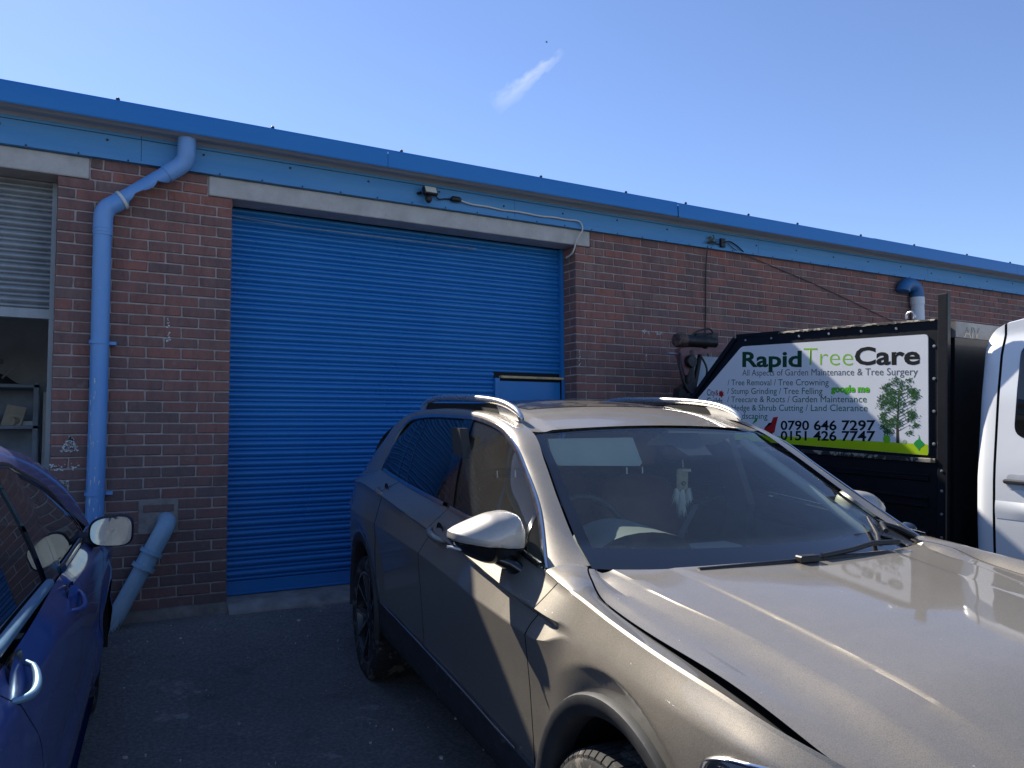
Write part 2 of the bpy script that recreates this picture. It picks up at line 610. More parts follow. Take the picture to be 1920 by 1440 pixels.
M['pipe_white'] = weathered('pipe_white', (0.62, 0.64, 0.66), (0.75, 0.76, 0.77), 0.4, (4, 4, 1), 0.6, (0.25, 0.24, 0.22))
M['white_metal'] = plain('white_cable', (0.62, 0.60, 0.54), 0.5, var=0.1)
M['black_plastic'] = plain('black_plastic', (0.012, 0.012, 0.013), 0.5, var=0.3, scale=20)
M['dark_void'] = plain('dark_cavity', (0.006, 0.006, 0.007), 0.8, var=0.2)
M['plaster'] = plain('painted_plaster', (0.46, 0.51, 0.56), 0.85, var=0.15, scale=3, bmp=0.1)
M['roofing'] = plain('roof_sheet', (0.22, 0.22, 0.22), 0.7, var=0.2, scale=2)

# ------------------------------------------------------------------ ground


def ground_z(y):
    return float(np.interp(y, [-400, -40, -14, -10, -5.0, -1.66, -0.9, -0.25, 0.0, 400],
                           [-0.75, -0.75, -0.62, -0.52, -0.325, -0.185, -0.115, -0.030, -0.006, -0.006]))


xs = [-400, -120, -40, -16, -8] + [(-6 + 0.5 * i) for i in range(33)] + [14, 20, 40, 120, 400]
ys = [-400, -150, -60, -40, -25, -18, -14] + [(-10 + 0.25 * i) for i in range(40)] + [0.0, 0.4, 4, 20, 60, 150, 400]
rg = random.Random(3)
P = [[(x, y, ground_z(y) + (rg.uniform(-0.006, 0.006) if -10 < y < -0.2 and -6 < x < 10 else 0)) for x in xs] for y in ys]
g = MB().grid(P).build('ground', M['asphalt'], None, 60)
tag(g, kind='structure')

# ------------------------------------------------------------------ building
B = empty('workshop_building', (0, 0, 0))
tag(B, 'long low brick workshop with blue eaves and roller doors behind the cars', 'building')

ZG = 2.9
XR = 3.044          # left edge of the right-hand wall
XL = -1.115         # left edge of the pier
XEND = 14.0


def zrow(k):
    return ZG - (k + 1) * 0.075 + 0.005, ZG - k * 0.075 - 0.005


pier = MB()
pier.box(XL + 0.004, -0.004, 0.007, 0.30, -0.2, 2.97)
pier.box(-0.931, -0.168, 0.007, 0.30, 2.97, 3.13)
pier = pier.build('brick_pier', M['mortar'], B)
wall = MB()
wall.box(XR + 0.004, XEND, 0.007, 0.30, -0.2, 2.968)
wall.box(3.218, XEND, 0.007, 0.30, 2.968, 3.13)
wall = wall.build('brick_wall', M['mortar'], B)

# a few brick shapes, each a little uneven; shared by all bricks
BR = random.Random(11)
brick_meshes = {}


def brick_mesh(L, D, v):
    key = (round(L, 4), round(D, 4), v)
    if key not in brick_meshes:
        j = lambda a: BR.uniform(-a, a)
        mb = MB().cbox(0, L, 0, D, 0, 0.065, 0.0035 + BR.uniform(0, 0.002))
        mb.v = [(x + j(0.0024), y + j(0.0016), z + j(0.0021)) for x, y, z in mb.v]
        brick_meshes[key] = mb.mesh('brick', M['brick'])
    return brick_meshes[key]


bricks = []   # (x, z, L, D, which)
for k in range(-3, 39):
    z0, z1 = zrow(k)
    full_right = (k % 2 == 1)
    right = 0.0 if k >= -1 else -0.167 - 0.010
    left = XL if k >= -1 else -0.922
    if k < -1:   # beside the lintel ends
        x = right
        first = True
        while x > left + 0.03:
            L = 0.215 if not (first and k == -2) else 0.16
            L = min(L, x - left)
            bricks.append((x - L, z0, L, 0.102, 'p'))
            x -= L + 0.010
            first = False
    else:
        x = 0.0
        seq = [0.215] * 5 if full_right else [0.1025] + [0.215] * 4 + [0.1025]
        for i, L in enumerate(seq):
            edge = i == 0 or i == len(seq) - 1
            D = 0.215 if (L < 0.2) else 0.1025
            bricks.append((x - L, z0, L, D, 'p'))
            x -= L + 0.010
for k in range(-3, 39):
    z0, z1 = zrow(k)
    x = XR if k >= -1 else 3.232 - 0.012
    i = 0
    while x < XEND - 0.2:
        L = 0.215
        if i == 0 and k >= -1 and k % 2 == 1: L = 0.1025
        if i == 0 and k == -2: L = 0.040
        if i == 0 and k == -3: L = 0.150
        D = 0.215 if (i == 0 and L < 0.2 and k >= -1) else 0.1025
        bricks.append((x, z0, L, D, 'w'))
        x += L + 0.010
        i += 1

camp = cam.matrix_world.translation
cnt = {'p': 0, 'w': 0}
vis = []
for b_ in bricks:
    x, z, L, D, w_ = b_
    d = (Vector((x + L / 2, 0, z)) - camp).length
    hidden = 0.0
    if w_ == 'w' and z < 1.72 and x > 3.3: hidden = 6.0      # behind the cars
    if w_ == 'p' and x < -0.75 and z < 0.75: hidden = 6.0
    vis.append((d + hidden - L * 2, b_))
vis.sort(key=lambda t: t[0])
single = [t[1] for t in vis[:298]]
rest = [t[1] for t in vis[298:]]
for x, z, L, D, w_ in single:
    o = link('brick', brick_mesh(L, D, BR.randrange(6)), pier if w_ == 'p' else wall)
    o.location = (x, BR.uniform(-0.0015, 0.0015), z + BR.uniform(-0.001, 0.001))
for which, par in (('p', pier), ('w', wall)):
    mb = MB()
    for x, z, L, D, w_ in rest:
        if w_ != which: continue
        dy = BR.uniform(-0.0015, 0.0015)
        j = lambda: BR.uniform(-0.0014, 0.0014)
        x0, x1, y0, y1, a, c = x + j(), x + L + j(), dy, dy + D, z + j(), z + 0.065 + j()
        e = 0.004
        vs = [(x0, y0 + e, a), (x1, y0 + e, a), (x1, y0 + e, c), (x0, y0 + e, c),
              (x0 + e, y0, a + e), (x1 - e, y0, a + e), (x1 - e, y0, c - e), (x0 + e, y0, c - e),
              (x0, y1, a), (x1, y1, a), (x1, y1, c), (x0, y1, c)]
        mb.add(vs, [(4, 5, 6, 7), (0, 1, 5, 4), (1, 2, 6, 5), (2, 3, 7, 6), (3, 0, 4, 7),
                    (1, 0, 8, 9), (2, 1, 9, 10), (3, 2, 10, 11), (0, 3, 11, 8)])
    if mb.v:
        o = mb.build('brickwork', M['brick'], par, fix=False)
        o['kind'] = 'stuff'
# return bricks in the reveal of the right jamb
mb = MB()
for k in range(-1, 39):
    z0, z1 = zrow(k)
    y0 = (0.1125 if k % 2 == 0 else 0.225)
    while y0 < 0.27:
        y1 = min(y0 + 0.1025, 0.298)
        mb.cbox(XR + BR.uniform(-0.001, 0.001), XR + 0.06, y0, y1, z0, z1, 0.003)
        y0 = y1 + 0.01
o = mb.build('reveal_bricks', M['brick'], wall, fix=False)
o['kind'] = 'stuff'
# the pier's far cheek towards the open unit
# mortar patch round the waste pipe, with one brick showing
MB().cbox(-0.585, -0.33, -0.012, 0.02, 0.565, 0.80, 0.006).build('mortar_patch', plain('cement_patch', (0.26, 0.235, 0.205), 0.95, var=0.25, scale=16, bmp=0.6), pier)
MB().cbox(-0.555, -0.36, -0.017, 0.0, 0.715, 0.765, 0.004).build('patch_brick', M['brick'], pier)

# lintels
for i, (x0, x1) in enumerate(((-0.167, 3.207), (-4.4, -0.932))):
    n = 60
    mb = MB()
    mb.cbox(x0, x1, -0.006, 0.21, 2.976, 3.119, 0.006)
    mb.build('concrete_lintel', M['concrete'], B)

# eaves: fascia board, its bottom drip, soffit, gutter front trim, roof
fx0, fx1 = -9.0, 16.0
for a, b_ in ((fx0, -0.62), (-0.617, 2.38), (2.383, 5.4), (5.403, 8.4), (8.403, 11.4), (11.403, fx1)):
    MB().box(a, b_, -0.030, -0.001, 3.140, 3.292).build('fascia_board', M['fascia_blue'], B)
    MB().box(a, b_, -0.034, -0.001, 3.296, 3.335).build('fascia_upper_strip', M['fascia_blue'], B)
MB().box(fx0, fx1, -0.046, -0.001, 3.121, 3.137).build('drip_strip', M['fascia_blue'], B)
mb = MB()
mb.grid([[(x, y, z) for x in (fx0, fx1)] for y, z in ((-0.034, 3.318), (-0.06, 3.336), (-0.10, 3.322), (-0.16, 3.322), (-0.205, 3.335))])
mb.build('gutter', M['soffit'], B)
mb = MB()
prof = [(-0.205, 3.336), (-0.222, 3.328), (-0.226, 3.336), (-0.222, 3.46), (-0.214, 3.474), (-0.17, 3.480), (-0.165, 3.474)]
for a, b_ in ((fx0, 1.12), (1.123, 4.10), (4.104, 7.1), (7.103, 10.1), (10.103, fx1)):
    off = -0.006 if a == 4.104 else 0.0
    MB().grid([[(x, y + off, z + off) for x in (a, b_)] for y, z in prof]).build('eaves_trim', M['trim_blue'], B)
mb = MB()
for x in (-3.9, -2.8, -1.8, -0.78, 0.24, 1.25, 2.56, 3.5, 4.24, 5.1, 5.84, 6.9, 7.9, 9.0, 10.0):
    mb.lathe([(3.478, 0.010), (3.486, 0.013), (3.496, 0.013), (3.502, 0.006), (3.506, 0.0)], 8, 'z', (x, -0.185, 0))
mb.build('trim_bolts', M['black_plastic'], B)
# corrugated roof sheet behind the eaves
P = []
for y, z in ((-0.16, 3.472), (4.0, 3.86), (8.0, 4.24)):
    P.append([(fx0 + i * 0.075, y, z + 0.018 * math.sin(i * math.pi / 2)) for i in range(int((fx1 - fx0) / 0.075) + 1)])
MB().grid(P).build('roof', M['roofing'], B)
MB().box(fx0, fx1, 7.9, 8.1, -0.3, 4.2).build('rear_wall', M['mortar'], B)
MB().box(-9.0, -4.4, 0.0, 0.3, -0.3, 3.12).build('end_wall', M['mortar'], B)
MB().box(XEND, 16.0, 0.0, 0.3, -0.3, 3.12).build('end_wall', M['mortar'], B)
mb = MB().box(fx0, fx0 + 0.2, 0.3, 8, -0.3, 3.5).box(fx1 - 0.2, fx1, 0.3, 8, -0.3, 3.5).build('gable_wall', M['mortar'], B)
# small screws along the fascia
mb = MB()
x = -1.6
rg = random.Random(5)
while x < 10.5:
    mb.lathe([(-0.052, 0.0), (-0.050, 0.006), (-0.045, 0.007)], 6, 'y', (x, 0, 3.129))
    x += 0.30
x = -1.45
while x < 10.5:
    mb.lathe([(-0.038, 0.0), (-0.036, 0.008), (-0.029, 0.009)], 6, 'y', (x, 0, 3.245 + rg.uniform(-0.02, 0.02)))
    x += 0.62
mb.build('fascia_screws', M['black_plastic'], B)

# ---- roller doors
def slat_profile(zb):
    p = [(0.004, zb)]
    for i in range(1, 7):
        t = i / 7
        p.append((0.002 - 0.010 * math.sin(math.pi * t) ** 0.8, zb + 0.026 * t))
    p.append((0.003, zb + 0.0265))
    for i in range(1, 11):
        t = i / 11
        p.append((0.002 - 0.019 * math.sin(math.pi * t) ** 0.8, zb + 0.027 + 0.047 * t))
    return p + [(0.004, zb + 0.0745)]


pitch = 0.0745
door = MB().cbox(0.012, XR - 0.012, 0.246, 0.262, 0.050, 0.150, 0.004)
door.cbox(0.012, XR - 0.012, 0.228, 0.248, 0.050, 0.066, 0.003)
door = door.build('roller_door', M['shutter_blue'], B)
sl = MB().grid([[(x, y, z) for x in (0.0, 3.0)] for y, z in slat_profile(0.0)]).mesh('slat', M['shutter_blue'], 50)
z = 0.152
i = 0
while z < 2.955:
    if z < 1.735:
        pass
    o = link('slat', sl, door)
    o.location = (0.022, 0.254 + random.uniform(-0.0012, 0.0012), z)
    o.rotation_euler = (0, 0, random.uniform(-0.0006, 0.0006))
    if z < 1.74:
        o.scale = (0.762, 1, 1)
    z += pitch
# wicket door in the shutter's right end
WX0, WX1 = 2.305, 3.030
MB().box(WX0, WX0 + 0.045, 0.205, 0.245, 0.05, 1.735).build('wicket_frame', M['shutter_blue'], door)
MB().box(WX1 - 0.02, WX1, 0.205, 0.245, 0.05, 1.735).build('wicket_frame', M['shutter_blue'], door)
MB().cbox(WX0 + 0.047, WX1 - 0.022, 0.222, 0.244, 0.06, 1.712, 0.003).build('wicket_door', M['shutter_blue'], door)
MB().cbox(WX0 + 0.055, WX1, 0.192, 0.238, 1.735, 1.757, 0.003).build('wicket_head_rail', plain('bare_timber', (0.55, 0.40, 0.20), 0.7, var=0.3, scale=12), door)
# guide rails
MB().box(0.0, 0.020, 0.20, 0.243, 0.03, 2.972).build('guide_rail', M['shutter_blue'], door)
MB().box(XR - 0.034, XR - 0.001, 0.20, 0.243, 0.03, 2.972).build('guide_rail', M['shutter_blue'], door)
MB().box(0.0, XR, 0.27, 0.30, 0.0, 2.975).build('door_backing', M['dark_void'], door)
# threshold
mb = MB().prism([(-0.13, -0.08), (-0.12, -0.006), (-0.03, 0.040), (0.30, 0.046), (0.30, -0.08)], 0.0, XR, 'x')
mb.build('threshold', plain('worn_concrete', (0.30, 0.28, 0.255), 0.92, var=0.3, scale=7, bmp=0.6), B, 30)
MB().prism([(-0.06, -0.08), (-0.055, 0.0), (-0.02, 0.055), (0.006, 0.06), (0.006, -0.08)], XL, -0.002, 'x').build('plinth', plain('plinth_render', (0.20, 0.175, 0.155), 0.93, var=0.35, scale=9, bmp=0.7), pier, 30)

# half-raised galvanised door of the unit to the left
ldoor = MB().cbox(-4.36, XL - 0.012, 0.232, 0.262, 2.035, 2.105, 0.004)
ldoor = ldoor.build('roller_door', M['galv'], B)
z = 2.108
while z < 2.96:
    o = link('slat', sl.copy(), ldoor)
    o.data = bpy.data.meshes.get('galvanised_slat') or o.data
    if o.data.name != 'galvanised_slat':
        o.data.name = 'galvanised_slat'
        o.data.materials[0] = M['galv']
    o.location = (-4.345, 0.254, z)
    o.scale = (1.072, 1, 1)
    z += pitch
MB().box(XL - 0.03, XL - 0.001, 0.20, 0.243, 0.0, 2.972).build('guide_rail', M['galv'], ldoor)
# room behind it
MB().box(-4.4, XL + 0.3, 3.2, 3.3, 0.0, 3.1).build('room_wall', M['plaster'], B)
MB().box(-4.5, -4.4, 0.3, 4.3, 0.0, 3.1).build('room_wall', M['plaster'], B)
MB().box(-0.80, -0.70, 0.3, 4.3, 0.0, 3.1).build('room_wall', M['plaster'], B)
MB().box(-4.4, -0.8, 0.3, 4.2, 3.05, 3.10).build('room_ceiling', M['plaster'], B)
MB().box(-4.4, -0.75, 0.02, 4.2, -0.05, 0.006).build('room_floor', M['concrete'], B)

# ------------------------------------------------------------------ things in the open unit
M['shelf_paint'] = plain('shelf_paint', (0.20, 0.25, 0.31), 0.6, var=0.25, scale=6)
M['card'] = plain('cardboard', (0.42, 0.38, 0.31), 0.85, var=0.15, scale=12)
M['dark_cloth'] = plain('dark_sheet', (0.03, 0.035, 0.045), 0.85, var=0.4, scale=12, bmp=0.3)
M['steel'] = plain('bare_steel', (0.55, 0.56, 0.58), 0.35, metal=0.9, var=0.15, scale=10)

sh = empty('shelving_unit', (-3.2, 2.0, 0.006))
tag(sh, 'dark metal shelving unit inside the open workshop', 'shelves')
for z in (0.30, 0.80, 1.30, 1.655):
    MB().cbox(0, 1.98, 0, 0.5, z, z + 0.03, 0.003).build('shelf', M['shelf_paint'], sh)
for x in (0, 1.94):
    for y in (0, 0.46):
        MB().cbox(x, x + 0.04, y, y + 0.04, 0, 1.70, 0.003).build('post', M['shelf_paint'], sh)
MB().box(0.02, 1.96, 0.485, 0.495, 0.1, 1.66).build('back_panel', M['shelf_paint'], sh)
MB().box(0.042, 1.938, 0.02, 0.03, 0.34, 0.79).build('drawer_front', M['shelf_paint'], sh)
# things on it
rg = random.Random(9)
P = []
for i in range(26):
    row = []
    for j in range(9):
        x = -2.4 + i * 0.042
        y = 2.08 + j * 0.04
        hgt = 0.10 * math.exp(-((i - 19) / 6.0) ** 2) + 0.06 * math.exp(-((i - 6) / 7.0) ** 2)
        edge = min(1, j / 2, (8 - j) / 2, i / 3, (25 - i) / 3)
        row.append((x, y, 1.692 + (hgt + rg.uniform(-0.008, 0.01)) * max(edge, 0.0)))
    P.append(row)
tag(MB().grid(P).build('dust_sheet', M['dark_cloth'], None, 70), 'dark crumpled sheet heaped on the shelving in the open unit', 'sheet')
tag(MB().tube([(-1.50, 2.12, 1.745), (-1.36, 2.10, 1.90)], 0.009, 8).build('steel_rod', M['steel']), 'bright steel rod sticking up from the crumpled sheet', 'rod')
o = MB().cbox(0, 0.15, 0, 0.012, 0, 0.20, 0.002).build('card_sheet', M['card'])
o.location = (-1.50, 2.10, 1.333); o.rotation_euler = (R(-14), R(12), R(-6))
tag(o, 'pale rectangular card leaning at the back of the middle shelf', 'card')
o = MB().lathe([(0, 0.0), (0, 0.04), (0.09, 0.04), (0.095, 0.036), (0.095, 0)], 18, 'x').build('tape_roll', M['card'], None, 40)
o.location = (-1.42, 2.10, 1.371); o.rotation_euler = (0, 0, R(40))
tag(o, 'pale cardboard tube lying on the middle shelf', 'tube')
o = MB().cbox(0, 0.12, 0, 0.09, 0, 0.045, 0.004).build('parts_box', M['plaster'])
o.location = (-1.37, 2.12, 1.331)
tag(o, 'small grey box beside the cardboard tube on the shelf', 'box')
o = MB().cbox(0, 0.16, 0, 0.16, 0, 0.12, 0.006).build('battery', M['black_plastic'])
o.location = (-1.72, 2.12, 1.331)
tag(o, 'black battery at the left of the middle shelf', 'battery')
o = MB().lathe([(0, 0.0), (0, 0.045), (0.12, 0.045), (0.14, 0.02), (0.17, 0.018), (0.17, 0)], 18, 'z').build('oil_bottle', M['shelf_paint'], None, 40)
o.location = (-1.80, 2.07, 1.331)
tag(o, 'dark bottle beside the battery on the shelf', 'bottle')
o = MB().cbox(0, 0.055, 0, 0.03, 0, 1.62, 0.004).build('timber_board', plain('grey_board', (0.36, 0.37, 0.36), 0.8, var=0.2, scale=6))
o.location = (-1.185, 1.96, 0.006)
tag(o, 'pale upright board standing at the end of the shelving', 'board')
o = MB().cbox(-3.2, -1.55, 0, 0.02, 0, 0.05, 0.004).build('wall_batten', M['shelf_paint'])
o.location = (0, 3.17, 1.95)
tag(o, 'dark horizontal batten on the back wall of the open unit', 'batten')

# ------------------------------------------------------------------ pipes on the wall


def arc_path(p0, p1, p2, n=8):
    p0, p1, p2 = Vector(p0), Vector(p1), Vector(p2)
    return [tuple((1 - t) ** 2 * p0 + 2 * t * (1 - t) * p1 + t * t * p2) for t in [i / n for i in range(n + 1)]]


dp = empty('downpipe', (-0.84, -0.075, 0))
tag(dp, 'pale blue rainwater downpipe with a broken swan-neck beside the shutter', 'drainpipe')
PX, PY = -0.0, 0.0
MB().tube([(0.005 - 0.012, 0, 2.60), (-0.005, 0.0, 1.5), (-0.015, 0, 0.02)], 0.056, 24, True).build('pipe_length', M['pipe_blue'], dp, 40)
el = [(-0.005, 0, 2.58), (-0.005, 0, 2.68)] + arc_path((-0.005, 0, 2.70), (0.0, 0, 2.775), (0.055, 0, 2.80), 6) + [(0.10, 0, 2.835)]
MB().tube(el, 0.060, 24).build('elbow', M['pipe_blue'], dp, 50)
for z in (2.605, 2.63):
    MB().lathe([(z - 0.008, 0.0575), (z - 0.005, 0.062), (z + 0.005, 0.062), (z + 0.008, 0.0575)], 24, 'z', (-0.006, 0, 0)).build('collar', M['pipe_blue'], dp, 50)
MB().lathe([(-0.010, 0.058), (-0.010, 0.066), (0.010, 0.066), (0.010, 0.058)], 24, 'z').xf(Matrix.Translation((0.105, 0, 2.838)) @ Matrix.Rotation(R(55), 4, 'Y')).build('socket_ring', plain('pale_ring', (0.60, 0.62, 0.58), 0.6, var=0.2), dp, 50)
# broken diagonal length: its underside has split away
a0, a1 = Vector((0.09, 0, 2.825)), Vector((0.455, -0.015, 3.12))
ax = (a1 - a0).normalized()
upv = Vector((-ax.z, 0, ax.x)).normalized()
out = Vector((0, -1, 0))
rg = random.Random(4)
rings = []
N = 40
for i in range(N + 1):
    t = i / N
    c = a0.lerp(a1, t)
    if t < 0.12: half = R(178) - sstep(0.03, 0.12, t) * R(78)
    elif t < 0.62: half = R(100) + R(14) * math.sin(t * 17) + R(rg.uniform(-4, 4))
    elif t < 0.78: half = R(100) + (t - 0.62) / 0.16 * R(78)
    else: half = R(178)
    half = min(half, R(178))
    ring = []
    for j in range(25):
        th = -half + 2 * half * j / 24
        th2 = th + R(18)
        ring.append(tuple(c + (upv * math.cos(th2) + out * math.sin(th2)) * 0.055))
    rings.append(ring)
MB().grid(rings).build('broken_pipe', M['pipe_blue'], dp, 60)
tp = [tuple(a1 - ax * 0.10), tuple(a1 - ax * 0.02)] + arc_path(a1, a1 + ax * 0.055, a1 + ax * 0.05 + Vector((0.008, -0.02, 0.06)), 6) + [(0.505, -0.045, 3.325)]
MB().tube(tp, 0.060, 24).build('elbow', M['pipe_blue'], dp, 50)
for z in (1.86, 0.86):
    mb = MB().lathe([(z - 0.012, 0.057), (z - 0.012, 0.0605), (z + 0.012, 0.0605), (z + 0.012, 0.057)], 24, 'z', (-0.008 - (2.6 - z) * 0.0035, 0, 0))
    mb.cbox(0.05, 0.095, 0.02, 0.073, z - 0.012, z + 0.012, 0.002)
    mb.build('bracket', M['pipe_blue'], dp, 40)

mb = MB()
rg = random.Random(17)
for i in range(46):
    th_ = R(rg.uniform(-150, -30)); z_ = rg.choice((1.55, 1.50, 1.3, 0.95, 0.88, 0.8, 0.72)) + rg.uniform(-.12, .12)
    l_ = rg.uniform(.008, .09) * rg.random(); w_ = rg.uniform(.0012, .004)
    cx_ = -0.005 - (2.6 - z_) * 0.0035
    for k_ in range(1):
        pts_ = []
        for dz_, ww_ in ((0, w_), (-l_ * .6, w_ * .7), (-l_ - .004, w_ * .15)):
            for sg in (-1, 1):
                a_ = th_ + sg * ww_ / .0565
                pts_.append((cx_ + .0567 * math.cos(a_), .0567 * math.sin(a_), z_ + dz_))
        mb.add(pts_, [(0, 1, 3, 2), (2, 3, 5, 4)])
o = mb.build('paint_drips', plain('pale_drip', (0.55, 0.62, 0.70), 0.6, var=0.1), dp, fix=False)
o['kind'] = 'stuff'

wp = empty('waste_pipe', (-0.41, 0.0, 0.62))
tag(wp, 'grey-blue waste pipe slanting out of the pier down to the ground', 'pipe')
d0 = Vector((-0.455, 0.0, -0.89)).normalized()
pth = [(0.0, 0.02, 0.035)] + arc_path((0.0, -0.03, 0.035), (0.005, -0.125, 0.035), (-0.06, -0.13, -0.085), 10)
end = Vector(pth[-1])
MB().tube(pth + [tuple(end + d0 * 0.09)], 0.060, 24).build('elbow', M['pipe_grey'], wp, 50)
MB().tube([tuple(end + d0 * 0.06), tuple(end + d0 * 0.66)], 0.055, 24).build('pipe_length', M['pipe_grey'], wp, 40)
MB().tube([tuple(end + d0 * 0.075), tuple(end + d0 * 0.20)], 0.061, 24).build('coupler', M['pipe_grey'], wp, 40)
for t in (0.085, 0.19):
    MB().tube([tuple(end + d0 * (t - 0.013)), tuple(end + d0 * (t + 0.013))], 0.076, 24).build('collar', M['pipe_grey'], wp, 40)

vp = empty('vent_pipe', (8.03, -0.075, 0.0))
tag(vp, 'white vent pipe with a dark blue elbow rising behind the tipper truck', 'pipe')
MB().tube([(0.06, 0, 0), (0.06, 0, 2.86)], 0.075, 20).build('pipe_length', M['pipe_white'], vp, 40)
MB().tube([(0.06, 0, 2.79), (0.06, 0, 2.88)], 0.083, 20).build('coupler', M['pipe_white'], vp, 40)
MB().tube([(0.06, 0, 2.86)] + arc_path((0.06, 0, 2.90), (0.06, 0, 3.03), (-0.08, 0, 3.03), 10) + arc_path((-0.09, 0, 3.03), (-0.20, 0, 3.03), (-0.22, 0, 2.93), 8), 0.080, 20).build('elbow', M['pipe_deep'], vp, 50)

# ------------------------------------------------------------------ flood light, cables
fl = empty('floodlight', (1.537, -0.046, 3.225))
tag(fl, 'small security floodlight with a sensor fixed under the blue eaves', 'light')
mb = MB().cbox(-0.062, 0.062, -0.075, -0.035, -0.03, 0.045, 0.006)
mb.xf(Matrix.Translation((0, -0.055, 0.0)) @ Matrix.Rotation(R(-28), 4, 'X') @ Matrix.Translation((0, 0.055, 0)))
mb.build('lamp_body', M['black_plastic'], fl)
mb = MB().cbox(-0.050, 0.050, -0.079, -0.0755, -0.022, 0.037, 0.001)
mb.xf(Matrix.Translation((0, -0.055, 0.0)) @ Matrix.Rotation(R(-28), 4, 'X') @ Matrix.Translation((0, 0.055, 0)))
mb.build('lens', plain('lamp_lens', (0.62, 0.60, 0.50), 0.25, var=0.1), fl)
MB().cbox(-0.03, 0.03, -0.05, 0.015, -0.02, 0.02, 0.004).build('bracket', M['black_plastic'], fl)
MB().lathe([(-0.075, 0.0), (-0.072, 0.014), (-0.055, 0.026), (-0.035, 0.028), (-0.02, 0.022), (-0.02, 0)], 16, 'z', (-0.015, -0.055, -0.02)).build('motion_sensor', M['black_plastic'], fl, 50)
MB().tube([(-0.06, 0.0, 0.0), (-0.09, -0.004, -0.012)], 0.012, 8).build('mounting_arm', M['black_plastic'], fl, 50)
tag(MB().tube([(1.60, -0.05, 3.222), (1.64, -0.05, 3.19), (1.69, -0.042, 3.205), (1.76, -0.048, 3.212)], 0.006, 8).build('lamp_lead', M['black_plastic'], None, 60), 'short black lead between the floodlight and its junction box', 'cable')
jb = MB().lathe([(0, 0), (0, 0.016), (0.012, 0.024), (0.075, 0.024), (0.088, 0.014), (0.088, 0)], 12, 'x').build('junction_box', M['black_plastic'], None, 40)
jb.location = (1.75, -0.058, 3.212)
tag(jb, 'black cable connector on the fascia to the right of the floodlight', 'connector')
cab = [(1.838, -0.058, 3.206), (1.95, -0.052, 3.192), (2.10, -0.050, 3.193), (2.25, -0.047, 3.185), (2.42, -0.050, 3.190), (2.62, -0.047, 3.183), (2.78, -0.049, 3.190), (2.92, -0.047, 3.188),
       (3.02, -0.050, 3.193), (3.07, -0.052, 3.178), (3.09, -0.052, 3.14), (3.088, -0.05, 3.10), (3.06, -0.045, 3.06), (3.035, -0.03, 3.0), (3.025, -0.02, 2.955), (3.018, 0.0, 2.91), (3.012, 0.04, 2.885), (3.01, 0.10, 2.872)]


def smooth_path(p, n=5):
    pts = [Vector(q) for q in p]
    res = []
    for i in range(len(pts) - 1):
        a, b, c, d = pts[max(i - 1, 0)], pts[i], pts[i + 1], pts[min(i + 2, len(pts) - 1)]
        for k in range(n):
            t = k / n
            res.append(tuple(0.5 * ((2 * b) + (c - a) * t + (2 * a - 5 * b + 4 * c - d) * t * t + (3 * b - a - 3 * c + d) * t ** 3)))
    res.append(tuple(pts[-1]))
    return res


tag(MB().tube(smooth_path(cab), 0.0075, 8).build('white_cable', M['white_metal'], None, 60), 'white cable from the floodlight connector bending down past the lintel end', 'cable')
tag(MB().tube(smooth_path([(0.03, 0.20, 2.90), (0.5, 0.17, 2.87), (1.0, 0.15, 2.865), (1.5, 0.16, 2.868), (2.1, 0.18, 2.872)]), 0.005, 6).build('slack_wire', M['shelf_paint'], None, 60), 'thin slack wire under the lintel across the blue shutter', 'wire')
tag(MB().tube(smooth_path([(4.65, -0.05, 3.14), (4.645, -0.02, 2.9), (4.637, -0.015, 2.5), (4.62, -0.02, 2.15), (4.61, -0.1, 1.9)]), 0.007, 6).build('hoist_cable', M['black_plastic'], None, 60), 'thin black cable hanging straight down the brick wall to the hoist', 'cable')
tag(MB().tube(smooth_path([(4.93, -0.05, 3.20), (5.1, -0.04, 3.13), (5.5, -0.015, 3.06), (6.2, -0.012, 2.92), (6.9, -0.012, 2.76), (7.5, -0.012, 2.61), (8.0, -0.02, 2.5)]), 0.0045, 6).build('sloping_cable', plain('brown_cable', (0.07, 0.05, 0.05), 0.7), None, 60), 'thin dark cable sloping across the brick wall above the truck', 'cable')
bt = empty('cable_bracket', (4.86, -0.034, 3.19))
tag(bt, 'small black bracket with a curl of cable on the fascia', 'bracket')
MB().cbox(-0.03, 0.03, -0.03, 0.0, -0.04, 0.05, 0.004).build('plate', M['black_plastic'], bt)
MB().tube(smooth_path([(-0.20, -0.01, -0.02), (-0.14, -0.02, 0.0), (-0.06, -0.02, -0.015), (0.03, -0.03, 0.015), (0.10, -0.02, 0.03), (0.2, -0.015, 0.0), (0.3, -0.012, -0.055)]), 0.007, 6).build('cable_curl', M['black_plastic'], bt, 60)
twig = MB()
rg = random.Random(6)
for i in range(26):
    a = rg.uniform(0, 6.28); l = rg.uniform(0.02, 0.06); zz = rg.uniform(-0.02, 0.03); xx = -0.15 + rg.uniform(-0.05, 0.05)
    twig.add([(xx, -0.012, zz), (xx + l * math.cos(a), -0.03, zz + l * math.sin(a) * 0.7), (xx + l * math.cos(a + 0.5), -0.02, zz + l * math.sin(a + 0.5) * 0.7)], [(0, 1, 2)])
twig.build('dry_weed', plain('weed', (0.09, 0.11, 0.05), 0.8, var=0.3), bt, fix=False)

# paint splashes left on the bricks
spl_m = plain('white_paint_splash', (0.62, 0.64, 0.62), 0.8, var=0.15, scale=30)


